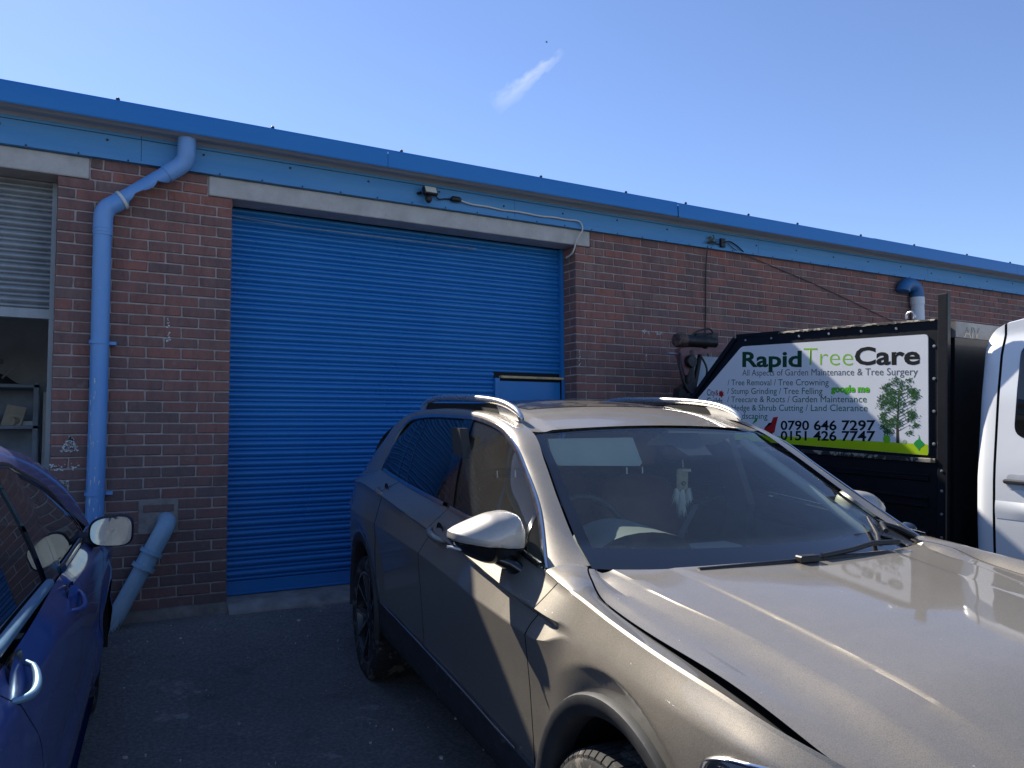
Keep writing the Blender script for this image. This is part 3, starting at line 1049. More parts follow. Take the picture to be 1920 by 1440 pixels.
def splash(cx, cz, w, h, n, seed, tri=False):
    rg = random.Random(seed)
    mb = MB()
    for i in range(n):
        x, z = cx + rg.uniform(-w, w) / 2, cz + rg.uniform(-h, h) / 2
        if tri:
            fr_ = (z - cz) / h + .5
            x = cx + .02 + (x - cx) * (1.05 - fr_)
        r = rg.uniform(0.002, 0.008)
        k = rg.randint(4, 6)
        mb.add([(x + r * rg.uniform(0.5, 1.5) * math.cos(6.283 * j / k), -0.0035, z + r * rg.uniform(0.5, 1.3) * math.sin(6.283 * j / k)) for j in range(k)], [tuple(range(k))])
    return mb


mb = splash(-1.02, 1.185, 0.12, 0.10, 110, 1, True)
mb2 = splash(-1.03, 1.04, 0.16, 0.05, 26, 2)
mb.add(mb2.v, mb2.f)
mb2 = splash(-1.03, 0.935, 0.05, 0.05, 20, 3); mb.add(mb2.v, mb2.f)
mb2 = splash(-0.42, 1.98, 0.025, 0.16, 24, 4); mb.add(mb2.v, mb2.f)
o = mb.build('paint_splashes', spl_m, pier, fix=False); o['kind'] = 'stuff'
mb = splash(3.86, 2.21, 0.10, 0.05, 22, 5)
for args in ((4.03, 2.21, 0.09, 0.03, 24, 6), (3.86, 1.99, 0.015, 0.13, 12, 7), (3.07, 1.93, 0.03, 0.16, 14, 8), (5.3, 2.2, 0.1, 0.04, 16, 9)):
    mb2 = splash(*args); mb.add(mb2.v, mb2.f)
o = mb.build('paint_splashes', spl_m, wall, fix=False); o['kind'] = 'stuff'

# ------------------------------------------------------------------ hoist and cage in the corner behind the truck
M['hoist_red'] = plain('faded_red_paint', (0.19, 0.085, 0.09), 0.6, var=0.3, scale=14, wear=((0.10, 0.05, 0.04), 0.6, 20))
M['dirty_black'] = plain('oily_metal', (0.022, 0.02, 0.02), 0.45, var=0.5, scale=14, metal=0.3)
hz = ground_z(-0.7)
ho = empty('engine_hoist', (3.72, -0.70, hz))
tag(ho, 'faded red engine hoist with a winch motor on its boom', 'hoist')
H = lambda z: z - hz
MB().tube([(0.05, 0, 0.04), (0.05, 0, H(1.96))], 0.045, 12).build('mast', M['dirty_black'], ho, 40)
mb = MB().prism([(-0.08, H(1.90)), (0.78, H(2.015)), (0.78, H(2.075)), (-0.08, H(1.975))], -0.035, 0.035, 'y')
mb.build('boom', M['hoist_red'], ho)
MB().lathe([(-0.10, 0), (-0.10, 0.055), (-0.085, 0.062), (0.0, 0.062), (0.004, 0.05)], 18, 'x', (-0.02, -0.02, H(2.045))).build('motor_end', plain('rusty_iron', (0.12, 0.065, 0.05), 0.7, var=0.4, scale=20, wear=((0.03, 0.028, 0.028), 0.5, 25)), ho, 40)
mb = MB().lathe([(0.0, 0.0), (0.0, 0.058), (0.20, 0.058), (0.21, 0.066), (0.24, 0.066), (0.25, 0.05), (0.36, 0.05), (0.37, 0)], 18, 'x', (-0.02, -0.02, H(2.045)))
mb.build('winch_motor', M['dirty_black'], ho, 40)
MB().tube([(0.10, -0.02, H(2.09)), (0.30, -0.02, H(2.10))], 0.03, 10).build('winch_drum', M['dirty_black'], ho, 40)
MB().tube([(-0.19, 0, H(1.925)), (0.0, 0, H(1.925))], 0.010, 8).build('cross_pin', M['steel'], ho)
mb = MB().prism([(-0.09, H(1.95)), (0.06, H(1.95)), (0.05, H(1.84)), (0.0, H(1.74)), (-0.03, H(1.74)), (-0.06, H(1.84))], -0.03, 0.03, 'y')
mb.build('hook_block', M['hoist_red'], ho)
MB().tube(smooth_path([(-0.08, -0.03, H(1.93)), (-0.10, -0.05, H(1.80)), (-0.06, -0.05, H(1.66)), (0.02, -0.05, H(1.58)), (0.16, -0.05, H(1.56)), (0.20, -0.04, H(1.62)), (0.14, -0.04, H(1.66))]), 0.012, 8).build('hose', M['black_plastic'], ho, 60)
MB().tube([(0.18, 0, H(1.93)), (0.10, 0, H(1.62)), (0.06, 0, H(1.2))], 0.022, 10).build('ram', M['dirty_black'], ho, 40)
MB().prism([(-0.10, H(1.62)), (0.10, H(1.72)), (0.08, H(1.5)), (-0.14, H(1.42))], -0.04, 0.04, 'y').build('pump_block', M['dirty_black'], ho)
MB().lathe([(-.03, 0), (-.03, .05), (-.02, .055), (.02, .055), (.03, .05), (.03, 0)], 16, 'y', (0.02, -0.05, H(1.86))).build('pulley', M['dirty_black'], ho, 40)
MB().cbox(0.28, 0.36, -0.05, 0.03, H(2.07), H(2.13), .006).build('control_box', M['dirty_black'], ho)
MB().tube(smooth_path([(0.32, -0.03, H(2.12)), (0.24, -0.06, H(2.16)), (0.10, -0.06, H(2.13)), (0.02, -0.06, H(2.08))]), .008, 6).build('power_lead', M['black_plastic'], ho, 60)
MB().tube(smooth_path([(0.14, -0.04, H(1.93)), (0.20, -0.06, H(1.80)), (0.16, -0.06, H(1.68)), (0.05, -0.05, H(1.60)), (-0.10, -0.05, H(1.52)), (-0.16, -0.05, H(1.40))]), .010, 6).build('hydraulic_hose', M['black_plastic'], ho, 60)
for s_ in (-1, 1):
    MB().cbox(-0.35, 0.85, 0.0 + s_ * 0.18, 0.06 + s_ * 0.18, 0.05, 0.11, 0.004).build('leg', M['hoist_red'], ho)

cg = empty('wire_cage', (3.98, -0.42, ground_z(-0.42)))
tag(cg, 'grey wire mesh cage with a pale panel standing beside the hoist', 'cage')
hz2 = ground_z(-0.42)
MB().cbox(0.16, 0.72, 0.05, 0.07, 0.3, 1.96 - hz2, 0.004).build('panel', M['plaster'], cg)
mb = MB()
for x in (0.0, 0.07, 0.14): mb.tube([(x, 0, 0), (x, 0, 1.93 - hz2)], 0.006, 6)
for i in range(18): mb.tube([(0.0, 0.006, 0.15 + i * 0.11), (0.16, 0.006, 0.15 + i * 0.11)], 0.003, 5)
mb.build('mesh', M['steel'], cg, 50)
MB().tube([(0.155, 0.02, 0), (0.155, 0.02, 1.97 - hz2)], 0.012, 8).build('frame_post', M['white_metal'], cg, 40)

# ------------------------------------------------------------------ debris on the ground
rg = random.Random(21)
mb = MB()
for i in range(300):
    x = rg.uniform(-1.2, 2.6); y = -rg.random() ** 1.0 * 4.6 - 0.12
    big = rg.random() ** 4
    r = 0.0022 + 0.011 * big ** 1.5
    z = ground_z(y) + 0.004
    k = rg.randint(4, 6); a0 = rg.uniform(0, 6.28); st = rg.uniform(0.5, 2.2)
    top = [(x + r * st * math.cos(a0) * math.cos(6.283 * j / k) - r * math.sin(a0) * math.sin(6.283 * j / k),
            y + r * st * math.sin(a0) * math.cos(6.283 * j / k) + r * math.cos(a0) * math.sin(6.283 * j / k), z + r * rg.uniform(0.3, 0.7)) for j in range(k)]
    bot = [(p[0], p[1], z - 0.012) for p in top]
    mb.add(top + bot, [tuple(range(k))] + [(j, k + j, k + (j + 1) % k, (j + 1) % k) for j in range(k)])
o = mb.build('litter_and_grit', plain('pale_grit', (0.55, 0.53, 0.49), 0.85, var=0.35, scale=4, coord='World'), None, fix=False)
tag(o, kind='stuff')
# dry grass tuft at the foot of the waste pipe
mb = MB()
for i in range(60):
    x, y = -0.80 + rg.uniform(-0.16, 0.14), -0.16 + rg.uniform(-0.07, 0.07)
    a = rg.uniform(0, 6.28); l = rg.uniform(0.05, 0.2); ln = rg.uniform(0.2, 0.9)
    z = ground_z(y)
    dx, dy = math.cos(a) * l * ln, math.sin(a) * l * ln
    mb.add([(x, y, z - 0.01), (x + 0.004, y, z - 0.01), (x + dx, y + dy, z + l * 0.7)], [(0, 1, 2)])
o = mb.build('dry_grass', plain('dry_grass', (0.16, 0.14, 0.09), 0.9, var=0.3), None, fix=False)
tag(o, kind='stuff')

# ================================================================== the beige SUV
# car frame: s forward from the rear axle, w sideways (negative = the side seen on the left), h up
M['beige'] = car_paint('beige_metallic_paint', (0.262, 0.233, 0.188), 0.50, 0.46, dustamt=0.10, flake=0.22)
M['silver_cap'] = car_paint('silver_paint', (0.42, 0.39, 0.35), 0.40, 0.46, dustamt=0.12)
M['gloss_black'] = plain('gloss_black', (0.006, 0.006, 0.007), 0.12, var=0.1, coat=0.6)
M['seam'] = plain('panel_gap', (0.004, 0.004, 0.004), 0.9, var=0.1)
M['chrome'] = plain('satin_chrome', (0.72, 0.72, 0.72), 0.18, metal=1.0, var=0.05)
M['rail_alu'] = plain('anodised_aluminium', (0.66, 0.66, 0.65), 0.28, metal=0.85, var=0.06)
M['cladding'] = plain('grey_cladding', (0.035, 0.036, 0.038), 0.62, var=0.35, scale=10, wear=((0.11, 0.105, 0.095), 0.62, 14))
M['glass_front'] = glass_mat('windscreen_glass', (0.72, 0.80, 0.77), 1.5, dust=0.040, dustc=(0.36, 0.45, 0.52))
M['glass_side'] = glass_mat('side_glass', (0.74, 0.80, 0.75), 1.5, dust=0.030)
M['glass_dark'] = glass_mat('privacy_glass', (0.035, 0.05, 0.06), 1.6, dust=0.012)
M['rubber'] = plain('tyre_rubber', (0.028, 0.027, 0.026), 0.85, var=0.35, scale=16, wear=((0.14, 0.125, 0.105), 0.55, 10))
M['rim_dark'] = plain('rim_anthracite', (0.03, 0.031, 0.034), 0.35, metal=0.4, var=0.2, coat=0.3)
M['rim_cut'] = plain('rim_machined', (0.40, 0.40, 0.41), 0.28, metal=0.9, var=0.1)
M['headliner'] = plain('headliner', (0.42, 0.43, 0.40), 0.9, var=0.08)
M['dash'] = plain('dashboard', (0.045, 0.046, 0.047), 0.65, var=0.2, scale=5, wear=((0.12, 0.12, 0.11), 0.62, 8))
M['dash_grey'] = plain('dash_cowl', (0.16, 0.165, 0.155), 0.7, var=0.15, scale=4)
M['leather'] = plain('tan_leather', (0.15, 0.075, 0.04), 0.5, var=0.2, scale=8)
M['seat_dark'] = plain('seat_side', (0.05, 0.045, 0.04), 0.7, var=0.2)
M['visor'] = plain('sun_visor', (0.36, 0.40, 0.37), 0.85, var=0.06)


def mirror_pts(pts):
    return [(-x, y, z) for x, y, z in pts]


def L(s, w, h):
    return (w, -s, h)


suv = empty('beige_suv', (1.386, -1.663, -0.152), (R(2.355), 0, R(-6.826)))
tag(suv, 'beige metallic family SUV parked nose out in front of the blue shutter', 'car')

FA, RA = 2.79, -0.10           # arch centres
ARH, ARR = 0.40, 0.43          # arch centre height, lip radius
RRR = 0.415


def crease_h(s): return float(pch(s, [-1.05, -.3, -.015, .339, 1.25, 1.615, 1.915, 2.22, 2.39, 2.53, 2.9, 3.3, 3.6], [1.00, 1.098, 1.106, 1.09, 1.03, 1.013, .986, .962, .954, .948, .925, .88, .80]))
def c2_h(s): return float(pch(s, [-1.05, 0, .453, 1.2, 1.95, 2.33, 2.44, 2.54, 2.9, 3.3, 3.6], [.91, .930, .925, .915, .878, .872, .888, .918, .89, .84, .76]))
def top_h(s): return float(pch(s, [-1.05, -.5, -.146, .042, .689, 1.166, 1.541, 2.244, 2.34, 2.552, 2.897, 3.156, 3.357, 3.6], [1.050, 1.125, 1.168, 1.157, 1.136, 1.125, 1.108, 1.048, 1.039, 1.024, .992, .966, .923, .84]))
def top_w(s): return float(pch(s, [-1.05, -.6, -.146, .042, .689, 1.166, 1.541, 2.0, 2.244, 2.5, 2.9, 3.2, 3.6], [.735, .792, .788, .796, .832, .852, .858, .853, .862, .880, .888, .880, .80]))
def sill_h(s): return float(pch(s, [-1.05, .409, 1.159, 1.708, 2.129, 3.6], [.53, .518, .504, .489, .472, .43]))
def plan(s): return float(pch(s, [-1.05, -.9, -.6, -.25, 0.1, 3.0, 3.25, 3.42, 3.55], [-.22, -.145, -.055, -.012, 0, 0, -.02, -.075, -.19]))


def gap_w(s): return float(pch(s, [2.28, 2.302, 2.35, 2.41, 2.47, 2.56, 2.8, 3.1, 3.3, 3.45, 3.56], [.700, .722, .750, .772, .788, .800, .804, .803, .795, .765, .70]))
def gap_h(s): return float(pch(s, [2.28, 2.302, 2.35, 2.41, 2.51, 2.64, 2.77, 3.09, 3.36, 3.56], [1.062, 1.060, 1.055, 1.045, 1.013, .994, .981, .949, .892, .81]))


def side_w(s, h):
    """half width of the lower body at s and height h"""
    fade = 1 - sstep(2.44, 2.56, s)
    ch, c2, th, tw = crease_h(s), c2_h(s), top_h(s), top_w(s)
    p = plan(s)
    fr = sstep(2.45, 2.75, s)
    hs = [0.25, 0.42, 0.55, 0.72, c2, ch - 0.022, ch, th]
    twe = tw - (p if s < 1 else 0.4 * p)
    wa = [0.870, 0.905, 0.914, 0.928, 0.946, 0.908, 0.932, None]
    wb = [0.880, 0.905, 0.918, 0.932, 0.925, 0.905, 0.900, None]
    ws = [(1 - fr) * a + fr * b if a is not None else twe for a, b in zip(wa, wb)]
    ws[5] = ws[5] * fade + (0.5 * (ws[4] + ws[6])) * (1 - fade)
    w = float(np.interp(h, hs, ws))
    if s > 2.36:
        x5 = min(.90, th - .035)
        wf = float(pch(h, [.25, .42, .55, .72, min(.82, x5 - .04), x5, th], [.88, .905, .925, .936, .934, .924, twe]))
        k = sstep(2.40, 2.58, s)
        w = w * (1 - k) + wf * k
    w = w + p
    if fr > 0:
        r = math.hypot(s - FA, h - ARH)
        w += fr * (0.016 * math.exp(-(max(0.0, r - 0.50) / 0.22) ** 2) - 0.034 * sstep(0.50, 0.425, r) if False else 0.011 * math.exp(-(max(0.0, r - 0.50) / 0.25) ** 2) - 0.034 * (min(1.0, max(0.0, (0.50 - r) / 0.075))) ** 0.8)
    if s < 0.6:
        r = math.hypot(s - RA, h - ARH)
        k = sstep(0.5, 0.36, s) if False else 1 - sstep(0.38, 0.55, s)
        if r < 0.52: w += 0.012 * k - 0.014 * sstep(0, 1, (0.50 - r) / 0.07) * k
        elif r < 0.66: w += 0.012 * k * (1 - sstep(0.52, 0.66, r))
    return w


def low_h(s):
    b = sill_h(s)
    if abs(s - FA) < ARR: b = max(b, ARH + math.sqrt(ARR ** 2 - (s - FA) ** 2))
    if abs(s - RA) < RRR: b = max(b, ARH + math.sqrt(RRR ** 2 - (s - RA) ** 2))
    return b


def shear(s, h):
    k = sstep(0.75, 1.1, s) * (1 - sstep(2.38, 2.5, s))
    kk = 0.62 if s < 1.7 else 0.62 - 0.08 * sstep(1.7, 2.3, s)
    return k * kk * max(0.0, h - 0.90)


def side_panel(s0, s1, clusters=()):
    cols = list(np.arange(s0, s1, 0.03)) + [s1]
    for c in clusters:
        cols = [x for x in cols if abs(x - c) > 0.02]
        if s0 <= c <= s1: cols += [c]
        cols += [x for x in (c - 0.002, c - 0.006, c - .012, c - .02, c + .002, c + .006, c + .012, c + .02) if s0 < x < s1]
    cols = sorted(set(cols))
    PP = []
    for s in cols:
        lo, c2, ch, th = low_h(s), c2_h(s), crease_h(s), top_h(s)
        c2e = max(c2, lo + 0.02)
        hs = list(np.linspace(lo, c2e - 0.004, 14)) + [c2e, c2e + 0.006]
        a, b = c2e + 0.006, max(ch - 0.026, c2e + 0.012)
        hs += [a + (b - a) * t for t in (0.25, 0.5, 0.75, 1)]
        che = max(ch, b + 0.01)
        hs += [b + (che - b) * t for t in (0.3, 0.65, 0.9)] + [che, che + 0.006]
        hs += [che + 0.006 + (th - che - 0.006) * t for t in (0.2, 0.45, 0.7, 0.9, 1.0)]
        row = []
        for h in hs:
            se = s + shear(s, h)
            row.append(L(se, -side_w(se, h), h))
        PP.append(row)
    return PP


def both(P):
    return P, [[(-x, y, z) for x, y, z in r] for r in P]


G = 0.0030
clus = [FA - ARR, FA + ARR]
rcl = [RA - RRR, RA + RRR]
segs = {'front_fender': (2.31 + G, 3.56, clus), 'front_door': (1.15 + G, 2.31 - G, ()), 'rear_door': (.335 + G, 1.15 - G, ()), 'rear_quarter': (-1.0, .335 - G, rcl)}
parts = {}
for side in (0, 1):
    for nm, (a, b, cl) in segs.items():
        P = both(side_panel(a, b, cl))[side]
        parts[(nm, side)] = MB().grid(P, flip=bool(side)).build(nm, M['beige'], suv, 38)
    # dark liner just inside the panel gaps
    P = [[(x * 0.985, y, z) for x, y, z in r[2:-1]] for r in both(side_panel(-0.9, 3.45, clus + rcl))[side]]
    MB().grid(P).build('gap_liner', M['seam'], suv)


# --- greenhouse
Gp = [(2.225, .838, 1.043), (1.957, .745, 1.211), (1.779, .710, 1.311), (1.600, .685, 1.407), (1.357, .662, 1.475), (.980, .655, 1.507), (.557, .653, 1.507), (.065, .662, 1.483), (-.115, .695, 1.40), (-.205, .735, 1.254), (-.186, .765, 1.180)]
Hp = [(2.302, .722, 1.062), (2.16, .700, 1.118), (1.95, .662, 1.237), (1.76, .622, 1.350), (1.555, .583, 1.458), (1.20, .575, 1.527), (.64, .575, 1.548), (.05, .575, 1.533), (-.36, .606, 1.478), (-.62, .665, 1.330), (-1.0, .730, 1.058)]


def multi(pts, n):
    a = np.array(pts, float)
    t = np.linspace(0, len(a) - 1, n)
    return np.stack([pch(t, np.arange(len(a)), a[:, i]) for i in range(3)], -1)


NG = 111
Gc, Hc = multi(Gp, NG), multi(Hp, NG)


def strip(i0, i1, rows=10):
    PP = []
    for i in range(i0, i1 + 1):
        g, h = Gc[i], Hc[i]
        row = []
        q = i / (NG - 1)
        bul = 0.030 * (0.35 + 0.65 * sstep(0.25, 0.45, q))
        for j in range(rows + 1):
            t = j / rows
            p = g + (h - g) * t
            b = bul * math.sin(math.pi * t) * (1.0 - 0.25 * t)
            nrm = np.array([0.25 if q < 0.4 else 0.0, 0.80, 0.55])
            p = p + nrm / np.linalg.norm(nrm) * b
            if q > 0.86:
                kq = ((q - 0.86) / 0.14) ** 2
                sr_ = -0.186 + (-1.0 + 0.186) * t
                p = p * (1 - kq) + np.array([sr_, top_w(sr_), top_h(sr_)]) * kq
            row.append(L(p[0], -p[1], p[2]))
        PP.append(row)
    return PP


iA = 9
for side in (0, 1):
    MB().grid(both(strip(0, iA))[side]).build('pillar_foot', M['beige'], suv, 40)
    MB().grid(both(strip(iA, NG - 1))[side]).build('roof_side', M['beige'], suv, 40)

# --- roof


def H_at(s):
    a = np.array(Hp)[4:9][::-1]
    return float(pch(s, a[:, 0], a[:, 1])), float(pch(s, a[:, 0], a[:, 2]))


def roof_h(s, w):
    W, h = H_at(s)
    cr = float(np.interp(s, [-0.4, .2, .6, 1.2, 1.55], [.03, .042, .046, .038, .026]))
    return h + cr * (1 - (w / W) ** 2) - 0.010 * math.exp(-((abs(w) - (W - 0.045)) / 0.018) ** 2)


SR = (0.05, 1.17, 0.43)      # sunroof s0, s1, half width
rs = sorted(set(list(np.linspace(-.38, 1.55, 60)) + [SR[0], SR[1]]))
ru = sorted(set([round(x, 4) for x in np.linspace(-1, 1, 41)]))
PP = []
for s in rs:
    W, _ = H_at(s)
    row = []
    for u in ru:
        w = W * u
        k = (1 - abs(u) ** 2.2)
        se = s + (0.052 * k * sstep(1.0, 1.55, s))
        row.append(L(se, w, roof_h(s, w)))
    PP.append(row)
MB().grid(PP).build('roof', M['beige'], suv, 40)
PP = []
for i in range(30):
    t = i / 29
    row = []
    for j in range(25):
        u = -1 + 2 * j / 24
        s = SR[0] + (SR[1] - SR[0]) * t + 0.05 * (1 - u * u) * sstep(0.5, 1, t)
        w = SR[2] * u
        edge = min(t, 1 - t, (1 - abs(u)) / 2) * 30
        row.append(L(s, w, roof_h(min(s - 0.03, 1.5), w) + 0.001 + 0.005 * min(1, edge)))
    PP.append(row)
MB().grid(PP).build('sunroof', plain('dusty_glass_roof', (0.030, 0.028, 0.024), 0.28, var=0.3, scale=6, coat=0.5, wear=((0.12, 0.105, 0.08), 0.5, 6)), suv, 40)
# tailgate and rear
PP = []
for i in range(24):
    t = i / 23
    h = 1.475 - t * 1.15
    s = float(pch(t, [0, .12, .32, .5, .7, .9, 1], [-.38, -.70, -.90, -1.02, -1.06, -1.06, -1.0]))
    W = float(pch(t, [0, .14, .32, .45, .7, 1], [.606, .668, .70, .735, .74, .70]))
    PP.append([L(s - 0.10 * (1 - (u * u)), W * u, h + (0.03 * (1 - u * u) if i == 0 else 0)) for u in np.linspace(-1, 1, 17)])
MB().grid(PP).build('tailgate', M['beige'], suv, 40)
MB().grid([[L(-.86 - .085 * (1 - u * u) - 0.12 * t, .56 * u, 1.38 - .26 * t) for u in np.linspace(-1, 1, 9)] for t in (0, .5, 1)]).build('rear_window', M['glass_dark'], suv, 40)
for sg in (-1, 1):
    MB().cbox(sg * .62 - .07, sg * .62 + .07, 1.0, 1.08, 0.92, 1.04, 0.02).build('tail_lamp', plain('red_lamp', (0.25, 0.01, 0.01), 0.2, coat=0.6), suv)

# --- windscreen
WN, WM = 46, 34


def ws_pt(u, v):
    """u across -1..1, v 0 bottom .. 1 top"""
    a = np.array(Hp)[0:5][:, :]
    t = np.linspace(0, 1, 5)
    d = np.linalg.norm(a - a[0], axis=1); d = d / d[-1]
    s = float(np.interp(v, d, a[:, 0])); w = float(np.interp(v, d, a[:, 1])); h = float(np.interp(v, d, a[:, 2]))
    w -= 0.012
    k = 1 - abs(u) ** 2.2
    return (s + k * (0.16 * (1 - v) + 0.052 * v), w * u, h + k * (-0.015 * (1 - v) + 0.026 * v) - 0.010)


bord = {}
us = sorted(set([-1, -.985, -.945, .945, .985, 1] + list(np.linspace(-.945, .945, WN))))
vs_ = sorted(set([0, .985, 1] + list(np.linspace(0.0, .985, WM))))
P = [[L(*ws_pt(u, v)) for u in us] for v in vs_]
glass, border = MB(), MB()
flat = [p for r in P for p in r]
gv, bf = [], []
nU = len(us)
for i in range(len(vs_) - 1):
    for j in range(nU - 1):
        q = (i * nU + j, i * nU + j + 1, (i + 1) * nU + j + 1, (i + 1) * nU + j)
        um, vm = (us[j] + us[j + 1]) / 2, (vs_[i] + vs_[i + 1]) / 2
        if abs(um) > .945 or vm > .985 or vm < 0.16: bf.append(q)
        else: gv.append(q)
MB().add(flat, gv).build('windscreen', M['glass_front'], suv, 60)
MB().add(flat, bf).build('windscreen_border', M['gloss_black'], suv, 60)

# --- bonnet


def bon_pt(u, s):
    gw, gh = gap_w(min(s, 3.47)) - 0.003 - 0.008 * sstep(2.4, 3.2, s), gap_h(min(s, 3.54))
    w = gw * u
    a = abs(w)
    pl = 1.06 - 0.1273 * (s - 2.3) - max(0, s - 3.2) ** 2 * 0.35
    A = float(pch(s, [2.3, 2.6, 2.9, 3.5], [.478, .455, .444, .455]))
    Bc = float(pch(s, [2.3, 2.55, 2.97, 3.5], [.668, .648, .586, .588]))
    q = float(np.interp(a, [0, .25, A - .035, A - .004, A + .006, A + .05, Bc, Bc + .03, (Bc + gw) / 2, gw - 0.02, gw],
                        [.022, .020, .011, .0080, .0015, -.001, -.0035, -.011, -.018 - .004, 0, 0]))
    h = pl + q
    h = pl + .004 + (q - .004) * (.35 + .65 * min(1.0, max(0.0, (s - 2.34) / 0.6))) if a < Bc else h
    k = sstep((Bc + gw) / 2, gw, a)
    tgt = gh + .009 * sstep(2.7, 3.2, s)
    lift = min(1.0, max(0.0, (s - 2.34) / 0.95))
    h += lift * float(np.interp(a, [0, A, Bc, (Bc + gw) / 2, gw], [.026, .022, .017, .008, 0]))
    if a > Bc:
        h = (1 - k) * h + k * tgt
    return w, h


PP = []
ucol = []
for i in range(60):
    t = i / 59
    row = []
    s_ref = 2.30 + t * 1.24
    gw = gap_w(s_ref)
    A = float(pch(s_ref, [2.3, 2.6, 2.9, 3.5], [.478, .455, .444, .455])) / gw
    Bc = float(pch(s_ref, [2.3, 2.55, 2.97, 3.5], [.668, .648, .586, .588])) / gw
    half = [0, .12, .24, .36, .46, A - .08, A - .04, A - .014, A - .007, A - .003, A + .004, A + .009, A + .02, A + .065, (A + Bc) / 2, Bc - .06, Bc - .02, Bc - .005, Bc, Bc + .005, Bc + .03, Bc + .06, Bc + (1 - Bc) * .45, Bc + (1 - Bc) * .7, .965, .985, 1.0]
    half = list(np.maximum.accumulate(half))
    full = [-x for x in half[::-1]] + half[1:]
    for u in full:
        k = 1 - abs(u) ** 2.4
        s0_, s1_ = 2.305 + 0.10 * k, 3.46 + 0.21 * k
        s = s0_ + (s1_ - s0_) * t
        w, h = bon_pt(u, s)
        if i == 0: h -= 0.012
        if i == 59: h -= 0.015
        row.append(L(s, w, h))
    PP.append(row)
MB().grid(PP).build('bonnet', M['beige'], suv, 24)
# strip of the wing beside the bonnet
for side in (0, 1):
    PP = []
    for s in np.linspace(2.27, 3.55, 60):
        ga = np.array([s, gap_w(max(s, 2.30)) + 0.003 + 0.006 * sstep(2.3, 3.3, s), gap_h(max(s, 2.30))])
        p_ = plan(s) * 0.6
        fe = np.array([s, side_w(s, top_h(s)) if s > 2.30 else top_w(s), top_h(s)])
        fe2 = fe + np.array([0, -0.006, 0.007])
        row = [L(*(fe * [1, -1, 1]))]
        for j in range(7):
            t = j / 6
            p = fe2 * (1 - t) + ga * t
            p[2] += 0.010 * math.sin(math.pi * t) * (1 - sstep(2.5, 3.0, s))
            row.append(L(p[0], -p[1], p[2]))
        row.append(L(ga[0], -(ga[1] - 0.001), ga[2] - 0.03))
        PP.append(row)
    MB().grid(both(PP)[side]).build('wing_top', M['beige'], suv, 35)
# dark channel under the bonnet edges and scuttle
PP = [[L(s, u * (gap_w(max(s, 2.3)) + 0.03), gap_h(max(s, 2.3)) - 0.022) for u in (-1, -.9, 0, .9, 1)] for s in np.linspace(2.2, 3.5, 20)]
MB().grid(PP).build('scuttle', M['seam'], suv)
for side in (0, 1):
    MB().tube([(x * (1 if side else -1), y, z) for x, y, z in [L(s, .700 + (2.302 - s) * 0.0 + 0.0, 0) for s in ()]] or [(0, 0, 0), (0, 0, 0.001)], 0.0005, 3) if False else None

# --- front end (below the picture)
PP = []
for i in range(12):
    t = i / 11
    h = 0.84 - 0.60 * t
    PP.append([L(3.60 + 0.13 * (1 - abs(u) ** 2.5) + 0.05 * math.sin(math.pi * min(1, t * 1.3)), .72 * u, h) for u in np.linspace(-1, 1, 25)])
MB().grid(PP).build('front_bumper', M['beige'], suv, 40)
MB().cbox(-.45, .45, -3.815, -3.74, .62, .78, 0.02).build('grille', M['gloss_black'], suv)
MB().cbox(-.26, .26, -3.83, -3.812, .44, .55, 0.004).build('number_plate', plain('plate_white', (0.75, 0.75, 0.72), 0.4), suv)
for sg in (-1, 1):
    MB().cbox(sg * .62 - .12, sg * .62 + .12, -3.78, -3.68, .40, .52, 0.02).build('fog_lamp', M['gloss_black'], suv)

# --- headlights
hl = [(3.180, .828), (3.190, .852), (3.225, .870), (3.30, .884), (3.38, .892), (3.45, .880), (3.51, .84), (3.50, .785), (3.42, .765), (3.33, .765), (3.25, .780), (3.20, .802)]
for sg in (-1, 1):
    c = np.mean(np.array(hl), 0)
    outline = multi([(a, b, 0) for a, b in hl] + [(hl[0][0], hl[0][1], 0)], 49)[:-1]
    rings = []
    for sc, off in ((1.0, -0.02), (1.0, 0.006), (.96, .012), (.7, .016), (.35, .018), (0.02, .019)):
        rings.append([L(c[0] + (a - c[0]) * sc, sg * (side_w(c[0] + (a - c[0]) * sc, min(c[1] + (b - c[1]) * sc, top_h(c[0] + (a - c[0]) * sc) - .022)) + off), c[1] + (b - c[1]) * sc) for a, b, _ in outline])
    lamp = MB().grid(rings, close=True).build('headlight', glass_mat('lamp_glass', (0.55, 0.6, 0.66), 1.7), suv, 50)
    rings = []
    for sc, off in ((.99, 0.002), (.8, -.01), (.5, -.02), (0.02, -.025)):
        rings.append([L(c[0] + (a - c[0]) * sc, sg * (side_w(c[0] + (a - c[0]) * sc, min(c[1] + (b - c[1]) * sc, top_h(c[0] + (a - c[0]) * sc) - .022)) + off), c[1] + (b - c[1]) * sc) for a, b, _ in outline])
    MB().grid(rings, close=True).build('reflector', M['chrome'], lamp, 50)
    tb = [L(a, sg * (side_w(a, min(b, top_h(a) - .022)) + 0.008), b) for a, b, _ in outline[1:26]]
    MB().tube(tb, 0.006, 6).build('chrome_edge', M['chrome'], lamp, 60)

